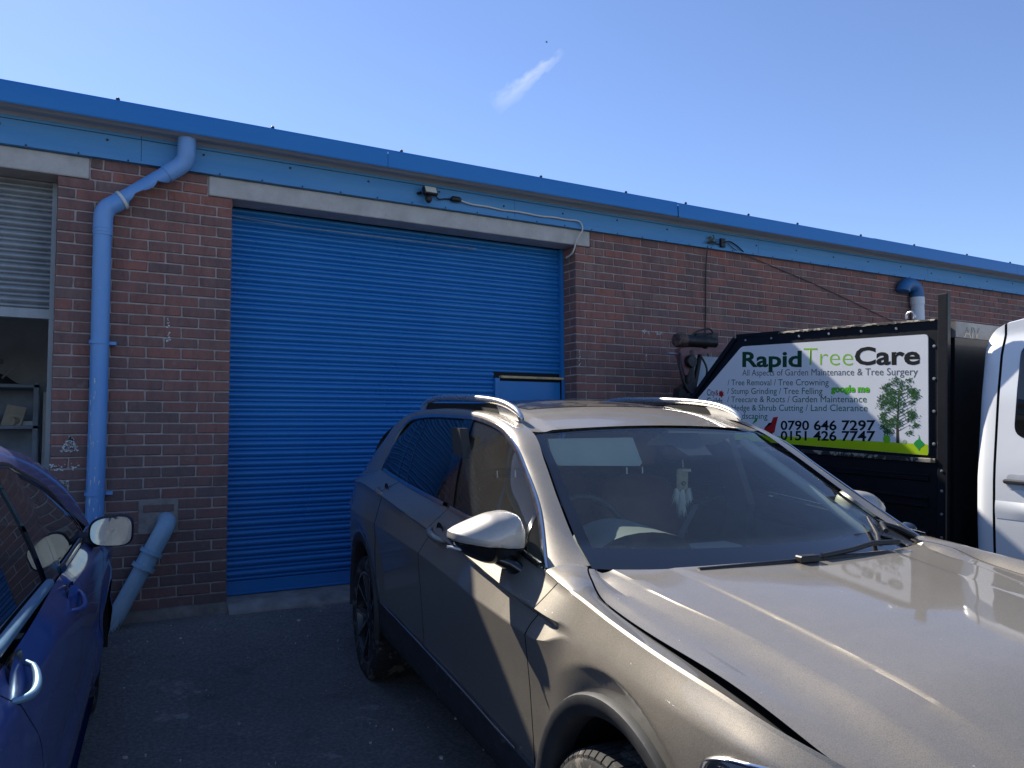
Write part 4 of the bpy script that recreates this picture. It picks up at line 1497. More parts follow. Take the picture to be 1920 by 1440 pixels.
# --- sills, arches
for side in (0, 1):
    sg = 1 if side else -1
    PP = []
    for s in np.linspace(.30, 2.38, 40):
        sh_ = sill_h(s)
        PP.append([L(s, sg * w, h) for w, h in ((.905, sh_ + .004), (.918, sh_ - .004), (.912, sh_ - .05), (.908, .40), (.895, .335), (.86, .30), (.70, .29))])
    MB().grid(PP).build('sill_cladding', M['cladding'], suv, 50)
    MB().tube([L(s, sg * .9195, sill_h(s) + .001) for s in np.linspace(.40, 2.18, 30)], 0.0045, 6).build('sill_trim', M['chrome'], suv, 60)
    for c_, r_ in ((FA, ARR), (RA, RRR)):
        prof = [(r_ + .003, .905), (r_ + .003, .926), (r_ - .002, .936), (r_ - .012, .938), (r_ - .048, .926), (r_ - .056, .918), (r_ - .06, .86)]
        PP = []
        a0 = R(-14); a1 = R(194)
        for i in range(49):
            a = a0 + (a1 - a0) * i / 48
            row = []
            for r, w in prof:
                s, h = c_ + r * math.cos(a), ARH + r * math.sin(a)
                if c_ == RA: w += plan(min(s, 0)) * 1.0
                else: w += plan(max(s, 3.0))
                row.append(L(s, sg * w, h))
            PP.append(row)
        MB().grid(PP).build('arch_cladding', M['cladding'], suv, 50)
        PP = []
        for i in range(33):
            a = R(-20) + R(220) * i / 32
            PP.append([L(c_ + (r_ - .05) * math.cos(a), sg * w, ARH + (r_ - .05) * math.sin(a)) for w in (.89, .62, .58)])
        MB().grid(PP).build('wheel_well', M['dark_void'], suv)
        MB().grid([[L(s, sg * .58, h) for s in (c_ - .42, c_ + .42)] for h in (.2, .8)]).build('inner_wall', M['dark_void'], suv)
MB().box(-.80, .80, -3.4, 0.9, .22, .30).build('underbody', M['dark_void'], suv)

# --- wheels


def text_mesh(body, name, mat, bold=0.0, font_scale=1.0, shear_=0.0, spacing=1.0):
    cu = bpy.data.curves.new(name, 'FONT')
    cu.body = body
    cu.offset = bold
    cu.shear = shear_
    cu.space_character = spacing
    cu.resolution_u = 3
    ob = bpy.data.objects.new(name, cu)
    col.objects.link(ob)
    dg = bpy.context.evaluated_depsgraph_get()
    me = bpy.data.meshes.new_from_object(ob.evaluated_get(dg))
    bpy.data.objects.remove(ob)
    bpy.data.curves.remove(cu)
    me.name = name
    me.materials.clear()
    me.materials.append(mat)
    return me


def make_wheel(parent, s, w, h, sg, r=0.35, wid=0.245, spin=0.0, letter=False):
    wh = bpy.data.objects.new('wheel', None)
    col.objects.link(wh)
    wh.parent = parent
    wh.location = L(s, w, h)
    wh.rotation_euler = (spin, 0, 0)
    o = sg           # outward direction along local x
    prof = [(-wid * .46, r - .085), (-wid * .5, r - .05), (-wid * .47, r - .016), (-wid * .40, r - .004), (-wid * .2, r), (wid * .2, r), (wid * .40, r - .004), (wid * .455, r - .014), (wid * .485, r - .028), (wid * .5, r - .05), (wid * .49, r - .07), (wid * .46, r - .085), (wid * .43, r - .09)]
    prof = [(a * o, q) for a, q in prof]
    mb = MB().lathe(prof, 72, 'x')
    # tread grooves and shoulder blocks: raised blocks round the shoulder
    for i in range(64):
        a = 2 * math.pi * i / 64
        a2 = a + 2 * math.pi / 64 * 0.80
        for x0, x1, r0_, r1_ in ((wid * .22, wid * .415, r + .0045, r + .001), (-wid * .415, -wid * .22, r + .001, r + .0045), (wid * .415, wid * .47, r + .001, r - .012), (-.05 * wid, .18 * wid, r + .0045, r + .0045)):
            vs = []
            for ang in (a, a2):
                for x, q in ((x0, r0_), (x1, r1_), (x1, r1_ - .012), (x0, r0_ - .012)):
                    vs.append((x * o, q * math.cos(ang), q * math.sin(ang)))
            mb.add(vs, [(0, 1, 5, 4), (1, 2, 6, 5), (3, 0, 4, 7), (0, 3, 2, 1), (4, 5, 6, 7)])
    mb.build('tyre', M['rubber'], wh, 35)
    rr_ = r - .088
    mb = MB().lathe([(a * o, q) for a, q in ((wid * .44, rr_ + .006), (wid * .455, rr_), (wid * .44, rr_ - .012), (wid * .30, rr_ - .022), (-wid * .3, rr_ - .03), (-wid * .32, .05))], 64, 'x')
    rim = mb.build('rim', M['rim_dark'], wh, 40)
    MB().lathe([(wid * .443 * o, rr_ + .004), (wid * .458 * o, rr_ - .001), (wid * .45 * o, rr_ - .010)], 64, 'x').build('rim_edge', M['rim_cut'], wh, 40)
    for i in range(5):
        for k in (-1, 1):
            a = 2 * math.pi * i / 5
            b_ = a + k * R(4)
            e_ = a + k * R(17)
            mb = MB()

            def pp(rad, ang, x): return (x * o, rad * math.cos(ang), rad * math.sin(ang))
            hw0, hw1 = .013, .018
            r0_, r1_ = .055, rr_ - .006
            vs = []
            for rad, ang, hw, xo in ((r0_, b_, hw0, .085), (r1_, e_, hw1, wid * .44)):
                da = hw / rad
                vs += [pp(rad, ang - da, xo - .03), pp(rad, ang - da * .75, xo), pp(rad, ang + da * .75, xo), pp(rad, ang + da, xo - .03)]
            mb.add(vs, [(0, 1, 5, 4), (1, 2, 6, 5), (2, 3, 7, 6), (3, 0, 4, 7)])
            mb.build('spoke', M['rim_dark'], wh)
            da0, da1 = hw0 / r0_ * .55, hw1 / r1_ * .5
            MB().add([pp(r0_, b_ - da0, .0865), pp(r0_, b_ + da0, .0865), pp(r1_, e_ + da1, wid * .44 + .0015), pp(r1_, e_ - da1, wid * .44 + .0015)], [(0, 1, 2, 3)]).build('spoke_face', M['rim_cut'], wh)
    MB().lathe([(.03 * o, .075), (.088 * o, .07), (.094 * o, .05), (.096 * o, .034), (.102 * o, .032), (.103 * o, 0)], 32, 'x').build('hub_cap', M['rim_dark'], wh, 40)
    MB().lathe([(-.02 * o, .155), (.0 * o, .155), (.0 * o, .03)], 40, 'x').build('brake_disc', M['steel'], wh, 40)
    return wh


for s, hh in ((2.745, .318), (-.115, .315)):
    for sg in (-1, 1):
        wv = sg * (.80 if s > 0 else .775)
        whl = make_wheel(suv, s, wv, hh, sg, spin=0.35 if s > 0 else 0.9)
        if s > 0 and sg < 0:
            tyre = whl.children[0]
            word = '255/40 R20'
            for i, chx in enumerate(word):
                if chx == ' ': continue
                me = text_mesh(chx, 'tyre_lettering', plain('tyre_letter', (0.02, 0.02, 0.02), 0.8) if 'tyre_letter' not in bpy.data.materials else bpy.data.materials['tyre_letter'], 0.02)
                c = MB()
                sc = 0.030
                rad = .298
                ang = R(66) - i * 0.068
                for v in me.vertices:
                    x, y = v.co.x * sc - 0.009, v.co.y * sc
                    a = ang - x / rad
                    q = rad + y - 0.008
                    v.co = (-(.245 * .5 + 0.0006 - 0.10 * max(0, abs(q - .30) - .012)), -q * math.cos(a), q * math.sin(a))
                lo = link('tyre_lettering', me, whl)
                lo.rotation_euler = (-0.35, 0, 0)

# --- side windows
gtop = np.array(Gp)[::-1]      # from the tip forward


def top_rail(s):
    if s <= -.115: return float(np.interp(s, [-.200, -.185, -.115], [1.20, 1.285, 1.40])), float(np.interp(s, [-.200, -.185, -.115], [.758, .730, .695]))
    a = gtop[2:]
    return float(pch(s, a[:, 0], a[:, 2])), float(pch(s, a[:, 0], a[:, 1]))


def pane(t0, b0, t1, b1, inset, n=26, mrow=8):
    PP = []
    for i in range(n + 1):
        k = i / n
        st, sb = t0 + (t1 - t0) * k, b0 + (b1 - b0) * k
        ht, wt = top_rail(st)
        hb, wb = top_h(sb), top_w(sb)
        row = []
        for j in range(mrow + 1):
            v = j / mrow
            w = wb + (wt - wb) * v + 0.018 * math.sin(math.pi * v) - inset
            row.append(L(sb + (st - sb) * v, -w, hb + (ht - hb) * v))
        PP.append(row)
    return PP


for side in (0, 1):
    MB().grid(both(pane(-.195, -.180, .180, .178, .012))[side]).build('quarter_window', M['glass_dark'], parts[('rear_quarter', side)], 50)
    MB().grid(both(pane(.180, .178, .218, .220, .010))[side]).build('window_divider', M['gloss_black'], parts[('rear_door', side)], 50)
    MB().grid(both(pane(.218, .220, .303, .440, .012))[side]).build('fixed_pane', M['glass_dark'], parts[('rear_door', side)], 50)
    MB().grid(both(pane(.303, .440, .318, .458, .010))[side]).build('window_divider', M['gloss_black'], parts[('rear_door', side)], 50)
    MB().grid(both(pane(.318, .458, .918, 1.205, .012))[side]).build('door_window', M['glass_dark'], parts[('rear_door', side)], 50)
    MB().grid(both(pane(.918, 1.205, .981, 1.268, .006))[side]).build('pillar_trim', M['gloss_black'], parts[('rear_door', side)], 50)
    MB().grid(both(pane(.984, 1.271, 1.050, 1.335, .006))[side]).build('pillar_trim', M['gloss_black'], parts[('front_door', side)], 50)
    MB().grid(both(pane(1.050, 1.335, 1.955, 2.075, .012))[side]).build('door_window', M['glass_side'], parts[('front_door', side)], 50)
    MB().grid(both(pane(1.955, 2.075, 1.979, 2.100, .008))[side]).build('window_divider', M['gloss_black'], parts[('front_door', side)], 50)
    MB().grid(both(pane(1.979, 2.100, 2.218, 2.222, .012))[side]).build('quarter_light', M['glass_side'], parts[('front_door', side)], 50)
    # bright trim round the glass
    lo = [(float(s), top_w(s), top_h(s)) for s in np.linspace(-.12, 2.225, 50)]
    up = [tuple(p) for p in multi(Gp, 70)]

    def ribbon(path, half_t, proud, name, ax='v'):
        PP = []
        for k, (s, w, h) in enumerate(path):
            a, b = path[max(0, k - 1)], path[min(len(path) - 1, k + 1)]
            t = Vector((b[0] - a[0], b[1] - a[1], b[2] - a[2])).normalized()
            nrm = Vector((0, 1, 0.35)).normalized()
            bi = t.cross(nrm).normalized()
            c = Vector((s, w, h))
            row = []
            for u, q in ((-1, -.004), (-.8, proud * .8), (0, proud), (.8, proud * .8), (1, -.004)):
                p = c + bi * half_t * u + nrm * q
                row.append(L(p.x, -p.y, p.z))
            PP.append(row)
        return MB().grid(both(PP)[side]).build(name, M['chrome'], suv, 50)
    ribbon(up, .0105, .005, 'window_trim')
    ribbon([(s, w - .002, h + .009) for s, w, h in lo if s < 1.262], .011, .005, 'belt_trim')
    ribbon([(s, w - .002, h + .009) for s, w, h in lo if s > 1.285], .011, .005, 'belt_trim')
    ribbon([(-.190, .762, 1.20), (-.186, .764, 1.184), (-.176, .766, 1.176), (-.155, .770, 1.174), (-.11, .778, 1.172)], .009, .006, 'window_trim')

# --- door handles
for side in (0, 1):
    sg = 1 if side else -1
    for nm, s in (('rear_door', .30), ('front_door', 1.32)):
        hh = crease_h(s) + 0.004
        dh = -0.06 * 1
        cup = MB()
        rings = []
        for sc, d in ((1.0, .001), (.8, -.003), (.5, -.004), (.05, -.005)):
            rings.append([L(s + .045 + .040 * sc * math.cos(a), sg * (side_w(s + .045, hh + .016) + d + .001), hh + .020 + .026 * sc * math.sin(a)) for a in np.linspace(0, 2 * math.pi, 20, endpoint=False)])
        MB().grid(rings, close=True).build('handle_recess', M['dark_void'], parts[(nm, side)], 60)
        pts, rad = [], []
        for i in range(15):
            t = i / 14
            ss = s - .045 + .175 * t
            bow = .038 * math.sin(math.pi * min(1, max(0, t))) ** .5
            pts.append(L(ss, sg * (side_w(ss, hh + .012) + bow * .85 + .001), hh + .010 - .030 * t))
            rad.append(.0155 * (0.55 + .45 * math.sin(math.pi * t) ** .6))
        MB().tube(pts, rad, 10).build('door_handle', M['beige'], parts[(nm, side)], 60)

# --- roof rails
for side in (0, 1):
    sg = 1 if side else -1
    rp = [(1.445, .575, 1.508), (1.40, .578, 1.535), (1.32, .58, 1.560), (1.20, .582, 1.580), (1.0, .584, 1.594), (.75, .585, 1.601), (.4, .584, 1.603), (.15, .582, 1.590), (.03, .58, 1.570), (-.07, .578, 1.538)]
    pp_ = multi(rp, 60)
    PP = []
    for k, p in enumerate(pp_):
        t = k / 59
        hw = .015 * min(1, .25 + math.sin(math.pi * t) ** .45)
        ht = .016 * min(1, .3 + math.sin(math.pi * t) ** .5)
        PP.append([L(p[0], sg * (p[1] + hw * math.cos(a)), p[2] + ht * math.sin(a)) for a in np.linspace(0, 2 * math.pi, 14, endpoint=False)])
    rail = MB().grid(PP, close=True).build('roof_rail', M['rail_alu'], suv, 50)
    MB().prism([(-1.43, 1.498), (-1.40, 1.528), (-1.20, 1.570), (-1.17, 1.565), (-1.20, 1.545), (-1.22, 1.52)], sg * .580 - .009, sg * .580 + .009, 'x').build('rail_foot', M['rail_alu'], rail)
    MB().prism([(.06, 1.52), (.02, 1.55), (-.06, 1.575), (-.10, 1.57), (-.06, 1.53)], sg * .580 - .009, sg * .580 + .009, 'x').build('rail_foot', M['rail_alu'], rail)
    MB().box(sg * .580 - .004, sg * .580 + .004, -1.21, -.06, 1.53, 1.574).build('rail_gap', M['seam'], rail)

# --- door mirrors
mo = [(1.080, 1.142), (1.062, 1.156), (1.01, 1.183), (.955, 1.203), (.905, 1.208), (.870, 1.198), (.848, 1.168), (.838, 1.125), (.840, 1.088), (.856, 1.056), (.905, 1.036), (.965, 1.040), (1.030, 1.064), (1.068, 1.096), (1.081, 1.124)]
mc = np.array([.962, 1.122])
for side in (0, 1):
    sg = 1 if side else -1
    n_ms = len(bpy.data.objects)
    oc = multi([(a, b, 0) for a, b in mo] + [(mo[0][0], mo[0][1], 0)], 73)[:-1, :2]
    line = lambda w: 1.122 - (w - .838) / .255 * -0.006 + (w - .84) * 0.02
    shells = {'mirror_cap': (M['silver_cap'], lambda a, b: b >= -0.032), 'mirror_base': (M['gloss_black'], lambda a, b: b <= -0.030)}
    prof = [(1.985, .95), (2.0, 1.0), (2.03, 1.015), (2.065, 1.0), (2.078, .965), (2.092, .91), (2.108, .80), (2.122, .62), (2.132, .40), (2.137, .18), (2.138, .0)]
    for nm, (mt, test) in shells.items():
        rings = []
        for s, sc in prof:
            ring = []
            for a, b in oc:
                da, db = (a - mc[0]), (b - mc[1])
                # forward lean: the outer end is swept back
                ss = s - .05 * max(0, (a - mc[0]) * sc / .13) ** 1.5
                x, z = da * sc, db * sc
                k = -0.0315 + (x + .122) / .25 * .027
                if nm == 'mirror_cap': z = max(z, k)
                else: z = min(z, k - 0.004)
                if nm == 'mirror_base': x *= .975; ss -= .004
                ring.append(L(ss, sg * (mc[0] + x), mc[1] + z))
            rings.append(ring)
        MB().grid(rings, close=True).build(nm, mt, suv, 45)
    # indicator strip, glass, arm
    MB().tube([L(2.055 - .05 * max(0, (w - .962) / .13) ** 1.5 - (0.04 if w > 1.07 else 0) + .015 * (1 - abs(w - .99) / .12), sg * w, 1.085 + (w - .9) * .02) for w in np.linspace(.90, 1.085, 16)], .0045, 6).build('indicator', plain('clear_lens', (0.6, 0.62, 0.62), 0.15, var=0.05), suv, 60)
    MB().grid([[L(1.992, sg * (mc[0] + (a - mc[0]) * k), mc[1] + (b - mc[1]) * k) for a, b in oc] for k in (.9, .5, .01)], close=True).build('mirror_glass', plain('mirror_silver', (0.34, 0.42, 0.48), 0.03, metal=1.0, var=0.0), suv, 50)
    rings = []
    for w, s, h, rs_, rh in ((.955, 2.06, 1.062, .045, .020), (.915, 2.07, 1.045, .050, .026), (.880, 2.085, 1.020, .052, .034), (.855, 2.10, .995, .054, .040), (.83, 2.11, .985, .05, .042)):
        rings.append([L(s + rs_ * math.cos(a), sg * w, h + rh * math.sin(a)) for a in np.linspace(0, 2 * math.pi, 16, endpoint=False)])
    MB().grid(rings, close=True).build('mirror_arm', M['gloss_black'], suv, 50)
    if side:
        for o_ in suv.children:
            if o_.name.split('.')[0] in ('mirror_cap', 'mirror_base', 'indicator', 'mirror_glass') and o_.name.endswith('.001'):
                o_.location = (-.03, .20, -.01)

# --- wipers
for (w0, w1, s0_, rest) in ((-.36, .30, 2.455, 0), (.33, .66, 2.44, 1)):
    if rest == 0:
        path = [L(2.458 - .05 * abs(w / .6) ** 2, w, 1.052 + .006 * math.sin((w + .36) * 4)) for w in np.linspace(-.40, .42, 18)]
    else:
        path = [ws_pt(u, v) for u, v in ((.62, .045), (.72, .10), (.80, .16), (.865, .215))]
        path = [L(s + .012, w, h + .016) for s, w, h in path]
    MB().tube(path, [.009] * (len(path) - 1) + [.005], 8).build('wiper_blade', M['black_plastic'], suv, 60)
pp_ = [ws_pt(u, v) for u, v in ((.12, .02), (.35, .035), (.55, .05), (.75, .02))]
MB().tube([L(s + .02, w, h + .024) for s, w, h in pp_], .010, 8).build('wiper_arm', M['black_plastic'], suv, 60)
pp_ = [ws_pt(u, v) for u, v in ((.80, .10), (.87, .15), (.945, .09), (.965, .01))]
MB().tube([L(s + .02, w, h + .024) for s, w, h in pp_], .010, 8).build('wiper_arm', M['black_plastic'], suv, 60)
MB().cbox(-.03, .05, -2.49, -2.455, 1.055, 1.078, .004).build('wiper_clip', M['black_plastic'], suv)

# --- cabin
cabin = MB()
PP = []
for s in np.linspace(2.30, -.6, 24):
    PP.append([L(s, w, h) for w, h in ((-.80, 1.0), (-.78, .6), (-.72, .45), (0, .42), (.72, .45), (.78, .6), (.80, 1.0))])
MB().grid(PP).build('cabin_lining', M['seat_dark'], suv, 60)
PP = [[L(s, u * (H_at(min(s, 1.5))[0] - .01), roof_h(min(s, 1.5), u * .5) - .035) for u in np.linspace(-1, 1, 13)] for s in np.linspace(-.38, 1.52, 16)]
MB().grid(PP).build('headliner', M['headliner'], suv, 60)
# pillar inner trims
for sg in (-1, 1):
    MB().tube([L(2.12, sg * .71, 1.03), L(1.86, sg * .645, 1.19), L(1.48, sg * .555, 1.405)], .025, 8).build('pillar_lining', M['headliner'], suv, 60)
    MB().prism([(-1.02, 1.46), (-1.14, 1.46), (-1.33, 1.08), (-1.20, .5), (-1.05, .5), (-1.16, 1.08)], sg * .735 - .02, sg * .735 + .02, 'x').build('centre_pillar', M['seat_dark'], suv)
# dashboard
PP = []
for i in range(14):
    t = i / 13
    s = 2.40 - .62 * t
    PP.append([L(s + 0.08 * (1 - u * u) * (1 - t), .76 * u, float(pch(t, [0, .3, .7, .9, 1], [1.005, 1.012, 1.0, .96, .80])) + .008 * math.cos(3 * u)) for u in np.linspace(-1, 1, 21)])
MB().grid(PP).build('dashboard', M['dash'], suv, 60)
PP = []
for i in range(12):
    t = i / 11
    a = math.pi * t
    PP.append([L(2.02 - .20 * v, -.37 + .20 * math.cos(a) * (1 - .12 * v), 1.00 + .118 * math.sin(a) ** .7 * (1 + .1 * v)) for v in np.linspace(-.3, 1, 6)])
MB().grid(PP).build('instrument_cowl', M['dash_grey'], suv, 60)
MB().cbox(-.16, .06, -2.10, -1.98, 1.00, 1.045, .01).build('dash_vent', M['dash_grey'], suv)
st = MB()
ring = []
for i in range(40):
    a = 2 * math.pi * i / 40
    ring.append([(.185 * math.cos(a) + .015 * math.cos(b) * math.cos(a), .015 * math.sin(b), .185 * math.sin(a) + .015 * math.cos(b) * math.sin(a)) for b in np.linspace(0, 2 * math.pi, 8, endpoint=False)])
ring.append(ring[0])
st.grid(ring, close=True)
st.cbox(-.17, .17, -.012, .012, -.03, .02, .004)
st.cbox(-.06, .06, -.03, .012, -.06, .05, .01)
st.xf(Matrix.Translation(L(1.66, -.37, 1.02)) @ Matrix.Rotation(R(-24), 4, 'X'))
st.build('steering_wheel', M['black_plastic'], suv, 50)


def blob(prof, n=24, pw=2.6):
    """stack of super-ellipse rings: (s, w, h, half s, half w)"""
    rings = []
    for s, w, h, a, b in prof:
        ring = []
        for i in range(n):
            t = 2 * math.pi * i / n
            c, d = math.cos(t), math.sin(t)
            ring.append(L(s + a * math.copysign(abs(c) ** (2 / pw), c), w + b * math.copysign(abs(d) ** (2 / pw), d), h))
        rings.append(ring)
    return MB().grid(rings, close=True)


for sg in (-1, 1):
    w = sg * .38
    seat = blob([(1.20, w, .45, .0, .0), (1.20, w, .46, .26, .26), (1.20, w, .58, .27, .27), (1.19, w, .62, .22, .22), (1.19, w, .63, .0, .0)]).build('front_seat', M['leather'], suv, 60)
    blob([(1.00, w, .55, .07, .20), (.97, w, .65, .09, .25), (.90, w, .90, .09, .26), (.84, w, 1.08, .08, .24), (.81, w, 1.17, .06, .19), (.80, w, 1.20, .02, .08)]).build('backrest', M['leather'], seat, 60)
    blob([(.79, w, 1.235, .02, .08), (.79, w, 1.25, .05, .125), (.785, w, 1.33, .055, .135), (.78, w, 1.40, .05, .12), (.78, w, 1.42, .01, .05)]).build('headrest', M['leather'], seat, 60)
    for d in (-.05, .05):
        MB().tube([L(.80, w + d, 1.17), L(.79, w + d, 1.26)], .006, 8).build('headrest_post', M['steel'], seat, 60)
    # belt
    MB().grid([[L(s, sg * (ww + d), h) for d in (-.02, .02)] for s, ww, h in ((1.12, .70, 1.10), (1.05, .60, 1.05), (1.06, .50, .90), (1.10, .42, .7))]).build('seat_belt', plain('belt_grey', (0.16, 0.17, 0.18), 0.7), seat)
seat = blob([(.15, 0, .45, .0, .0), (.15, 0, .46, .26, .64), (.15, 0, .60, .26, .64), (.14, 0, .62, .0, .0)]).build('rear_bench', M['leather'], suv, 60)
blob([(-.06, 0, .55, .07, .62), (-.12, 0, .85, .09, .64), (-.18, 0, 1.08, .08, .62), (-.2, 0, 1.13, .02, .5)]).build('backrest', M['leather'], seat, 60)
for w in (-.38, .38):
    blob([(-.22, w, 1.14, .02, .08), (-.22, w, 1.16, .05, .12), (-.23, w, 1.28, .05, .12), (-.23, w, 1.30, .01, .05)]).build('headrest', M['leather'], seat, 60)
# sun visors
for sg, s0_ in ((-1, 1.56), (1, 1.50)):
    mb = MB()
    if sg < 0:
        pl = [(-.52, 1.430), (-.515, 1.345), (-.49, 1.322), (-.105, 1.312), (-.09, 1.325), (-.115, 1.432)]
        rings = [[L(s0_ + (h - 1.43) * -.35 + d, w, h) for w, h in pl] for d in (0, .016)]
        o0 = len(mb.v)
        mb.grid(rings, close=True)
        k = len(pl)
        mb.f += [tuple(range(k)), tuple(range(2 * k - 1, k - 1, -1))]
    else:
        pl = [(.50, 1.455), (.49, 1.40), (.10, 1.40), (.11, 1.465)]
        rings = [[L(s0_ - (1.46 - h) * 2.4 + d * .2, w, h - d) for w, h in pl] for d in (0, .016)]
        mb.grid(rings, close=True)
        mb.f += [(0, 1, 2, 3), (7, 6, 5, 4)]
    mb.build('sun_visor', M['visor'], suv)
# rear-view mirror and its sensor housing
blob([(1.62, .12, 1.335, .0, .0), (1.62, .12, 1.337, .012, .09), (1.62, .12, 1.36, .022, .115), (1.62, .12, 1.39, .02, .11), (1.615, .12, 1.40, .0, .0)]).build('rear_view_mirror', M['black_plastic'], suv, 60)
PP = []
for i in range(8):
    t = i / 7
    s, _, h = ws_pt(.0, .98 - .20 * t)
    hw = .11 - .05 * t
    PP.append([L(s - .015 - .01 * math.sin(math.pi * t) - .01 * (1 - u * u), .09 + hw * u, h - .014) for u in np.linspace(-1, 1, 9)])
MB().grid(PP).build('sensor_housing', M['black_plastic'], suv, 60)

# --- ornament hanging from the mirror (its own thing)
suvM = Matrix.Translation(suv.location) @ suv.rotation_euler.to_matrix().to_4x4()
orn = empty('hanging_ornament', suvM @ Vector(L(1.60, .125, 1.33)), suv.rotation_euler)
tag(orn, 'cream tassel ornament hanging from the mirror inside the SUV windscreen', 'ornament')
cream = plain('cream_fabric', (0.50, 0.47, 0.36), 0.9, var=0.2, scale=30)
MB().tube([(0, 0, 0.02), (0.004, 0, -.03)], .003, 6).build('cord', cream, orn)
MB().cbox(-.030, .030, -.008, .008, -.135, -.035, .008).build('tag_card', plain('tan_card', (0.34, 0.29, 0.18), 0.8, var=0.25, scale=40), orn)
MB().cbox(-.010, .040, -.012, .010, -.050, -.038, .003).build('bow', cream, orn)
MB().lathe([(-.012, .006), (-.012, .010), (.0, .012), (.0, .004)], 10, 'y', (0, 0, -.10)).build('eyelet', M['black_plastic'], orn)
mb = MB()
rg = random.Random(12)
for i in range(420):
    cx = rg.choice([-.028, .03, .0, .0])
    z0 = -.13 + rg.uniform(-.02, .01)
    a = rg.uniform(0, 6.283); sp = rg.uniform(.004, .024)
    ln = rg.uniform(.03, .06) if cx else rg.uniform(.06, .12)
    x0, y0 = cx + rg.uniform(-.008, .008), rg.uniform(-.008, .008)
    x1, y1 = x0 + sp * math.cos(a), y0 + sp * math.sin(a)
    mb.add([(x0 - .0012, y0, z0), (x0 + .0012, y0, z0), (x1, y1, z0 - ln)], [(0, 1, 2)])
mb.build('fluff_tassel', plain('white_fluff', (0.68, 0.66, 0.60), 0.9, var=0.1), orn, fix=False)

# ================================================================== the blue car on the left
# car frame: w outwards to the right, t forward, h up
M['blue'] = car_paint('dark_blue_paint', (0.035, 0.072, 0.30), 0.35, 0.42, dust=(0.20, 0.21, 0.27), dustamt=0.3)
M['blue_chrome'] = plain('pale_chrome', (0.16, 0.30, 0.44), 0.42, metal=0.5, var=0.06)
bc = empty('blue_hatchback', (-1.342, -5.96, -0.335), (R(2.3), 0, R(-6.3)))
tag(bc, 'dark blue hatchback nosed in towards the brick pier at the left edge', 'car')
CW = -0.87


def b_top(t): return float(pch(t, [.8, 1.2, 2.12, 2.98, 3.26, 4.1, 4.75, 4.95, 5.08, 5.25, 5.4], [1.06, 1.05, 1.03, .985, .965, .935, .895, .835, .765, .70, .64]))
def b_tw(t): return float(pch(t, [.8, 1.2, 2.12, 3.0, 4.1, 4.75, 5.0, 5.2, 5.4], [-.16, -.08, -.05, -.058, -.070, -.088, -.060, -.075, -.22]))
def b_plan(t): return float(pch(t, [.8, 1.0, 1.3, 1.8, 4.2, 4.75, 5.06, 5.2, 5.32, 5.42], [-.20, -.10, -.03, 0, 0, .004, 0.0, -.05, -.13, -.24]))


BFA, BRA, BR_ = 4.66, 1.86, 0.345


def b_w(t, h):
    th = b_top(t)
    k = b_plan(t)
    x = [.15, .30, .42, .50, .62, .80, max(.86, th - .10) if th > .97 else th - .06, th]
    y = [-.06, -.018, -.006, -.020, -.004, .002, -.004 if th > .9 else -.01, b_tw(t) - k * .6]
    for i in range(1, len(x)):
        x[i] = max(x[i], x[i - 1] + .004) if i < 7 else x[i]
    x = [min(q, th - .001 * (7 - i)) for i, q in enumerate(x)]
    w = float(np.interp(h, x, y)) + k
    for c_ in (BFA, BRA):
        r = math.hypot(t - c_, h - .30)
        if r < .46: w += .014 * sstep(.46, .40, r) if False else .014 * (1 - sstep(.38, .46, r))
    return w


def b_low(t):
    b = .20
    for c_ in (BFA, BRA):
        if abs(t - c_) < BR_: b = max(b, .30 + math.sqrt(BR_ ** 2 - (t - c_) ** 2))
    return b


def b_shear(t, h):
    k = sstep(1.25, 2.0, t) * (1 - sstep(2.45, 3.2, t))
    return -k * float(pch(h, [.2, .55, .70, .875, 1.06], [0, 0, .08, .32, .62]))


def b_panel(t0, t1, cl=()):
    cols = list(np.arange(t0, t1, .04)) + [t1]
    for c in cl:
        cols = [x for x in cols if abs(x - c) > .025]
        cols += [x for x in (c - .02, c - .01, c - .004, c, c + .004, c + .01, c + .02) if t0 < x < t1]
    PP = []
    for t in sorted(set(cols)):
        lo, th = b_low(t), b_top(t)
        PP.append([(b_w(t + b_shear(t, h), h), t + b_shear(t, h), h) for h in np.linspace(lo, th, 30)])
    return PP


def b_both(P):
    return P, [[(2 * CW - x, y, z) for x, y, z in r] for r in P]


bp = {}
for side in (0, 1):
    for nm, a, b_, cl in (('front_wing', 4.303, 5.42, (BFA - BR_, BFA + BR_)), ('front_door', 3.333, 4.297, ()), ('rear_door', 2.403, 3.327, ()), ('rear_quarter', .85, 2.397, (BRA - BR_, BRA + BR_))):
        bp[(nm, side)] = MB().grid(b_both(b_panel(a, b_, cl))[side]).build(nm, M['blue'], bc, 35)
    P = [[(x - .012, y, z) for x, y, z in r[1:-1]] for r in b_panel(.9, 5.3, (BFA - BR_, BFA + BR_, BRA - BR_, BRA + BR_))]
    MB().grid(b_both(P)[side]).build('gap_liner', M['seam'], bc)
    for c_ in (BFA, BRA):
        PP = []
        for i in range(31):
            a = R(-15) + R(210) * i / 30
            PP.append([(w, c_ + (BR_ - .004) * math.cos(a), .30 + (BR_ - .004) * math.sin(a)) for w in (-.01, -.30, -.32)])
        MB().grid(b_both(PP)[side]).build('wheel_well', M['dark_void'], bc)
    PP = [[(w, t, h) for w, h in ((-.016, .215), (-.03, .17), (-.12, .15), (-.4, .15))] for t in np.linspace(2.2, 4.32, 12)]
    MB().grid(b_both(PP)[side]).build('sill', M['blue'], bc, 40)
MB().box(-1.6, -.14, 1.0, 5.2, .14, .22).build('underbody', M['dark_void'], bc)

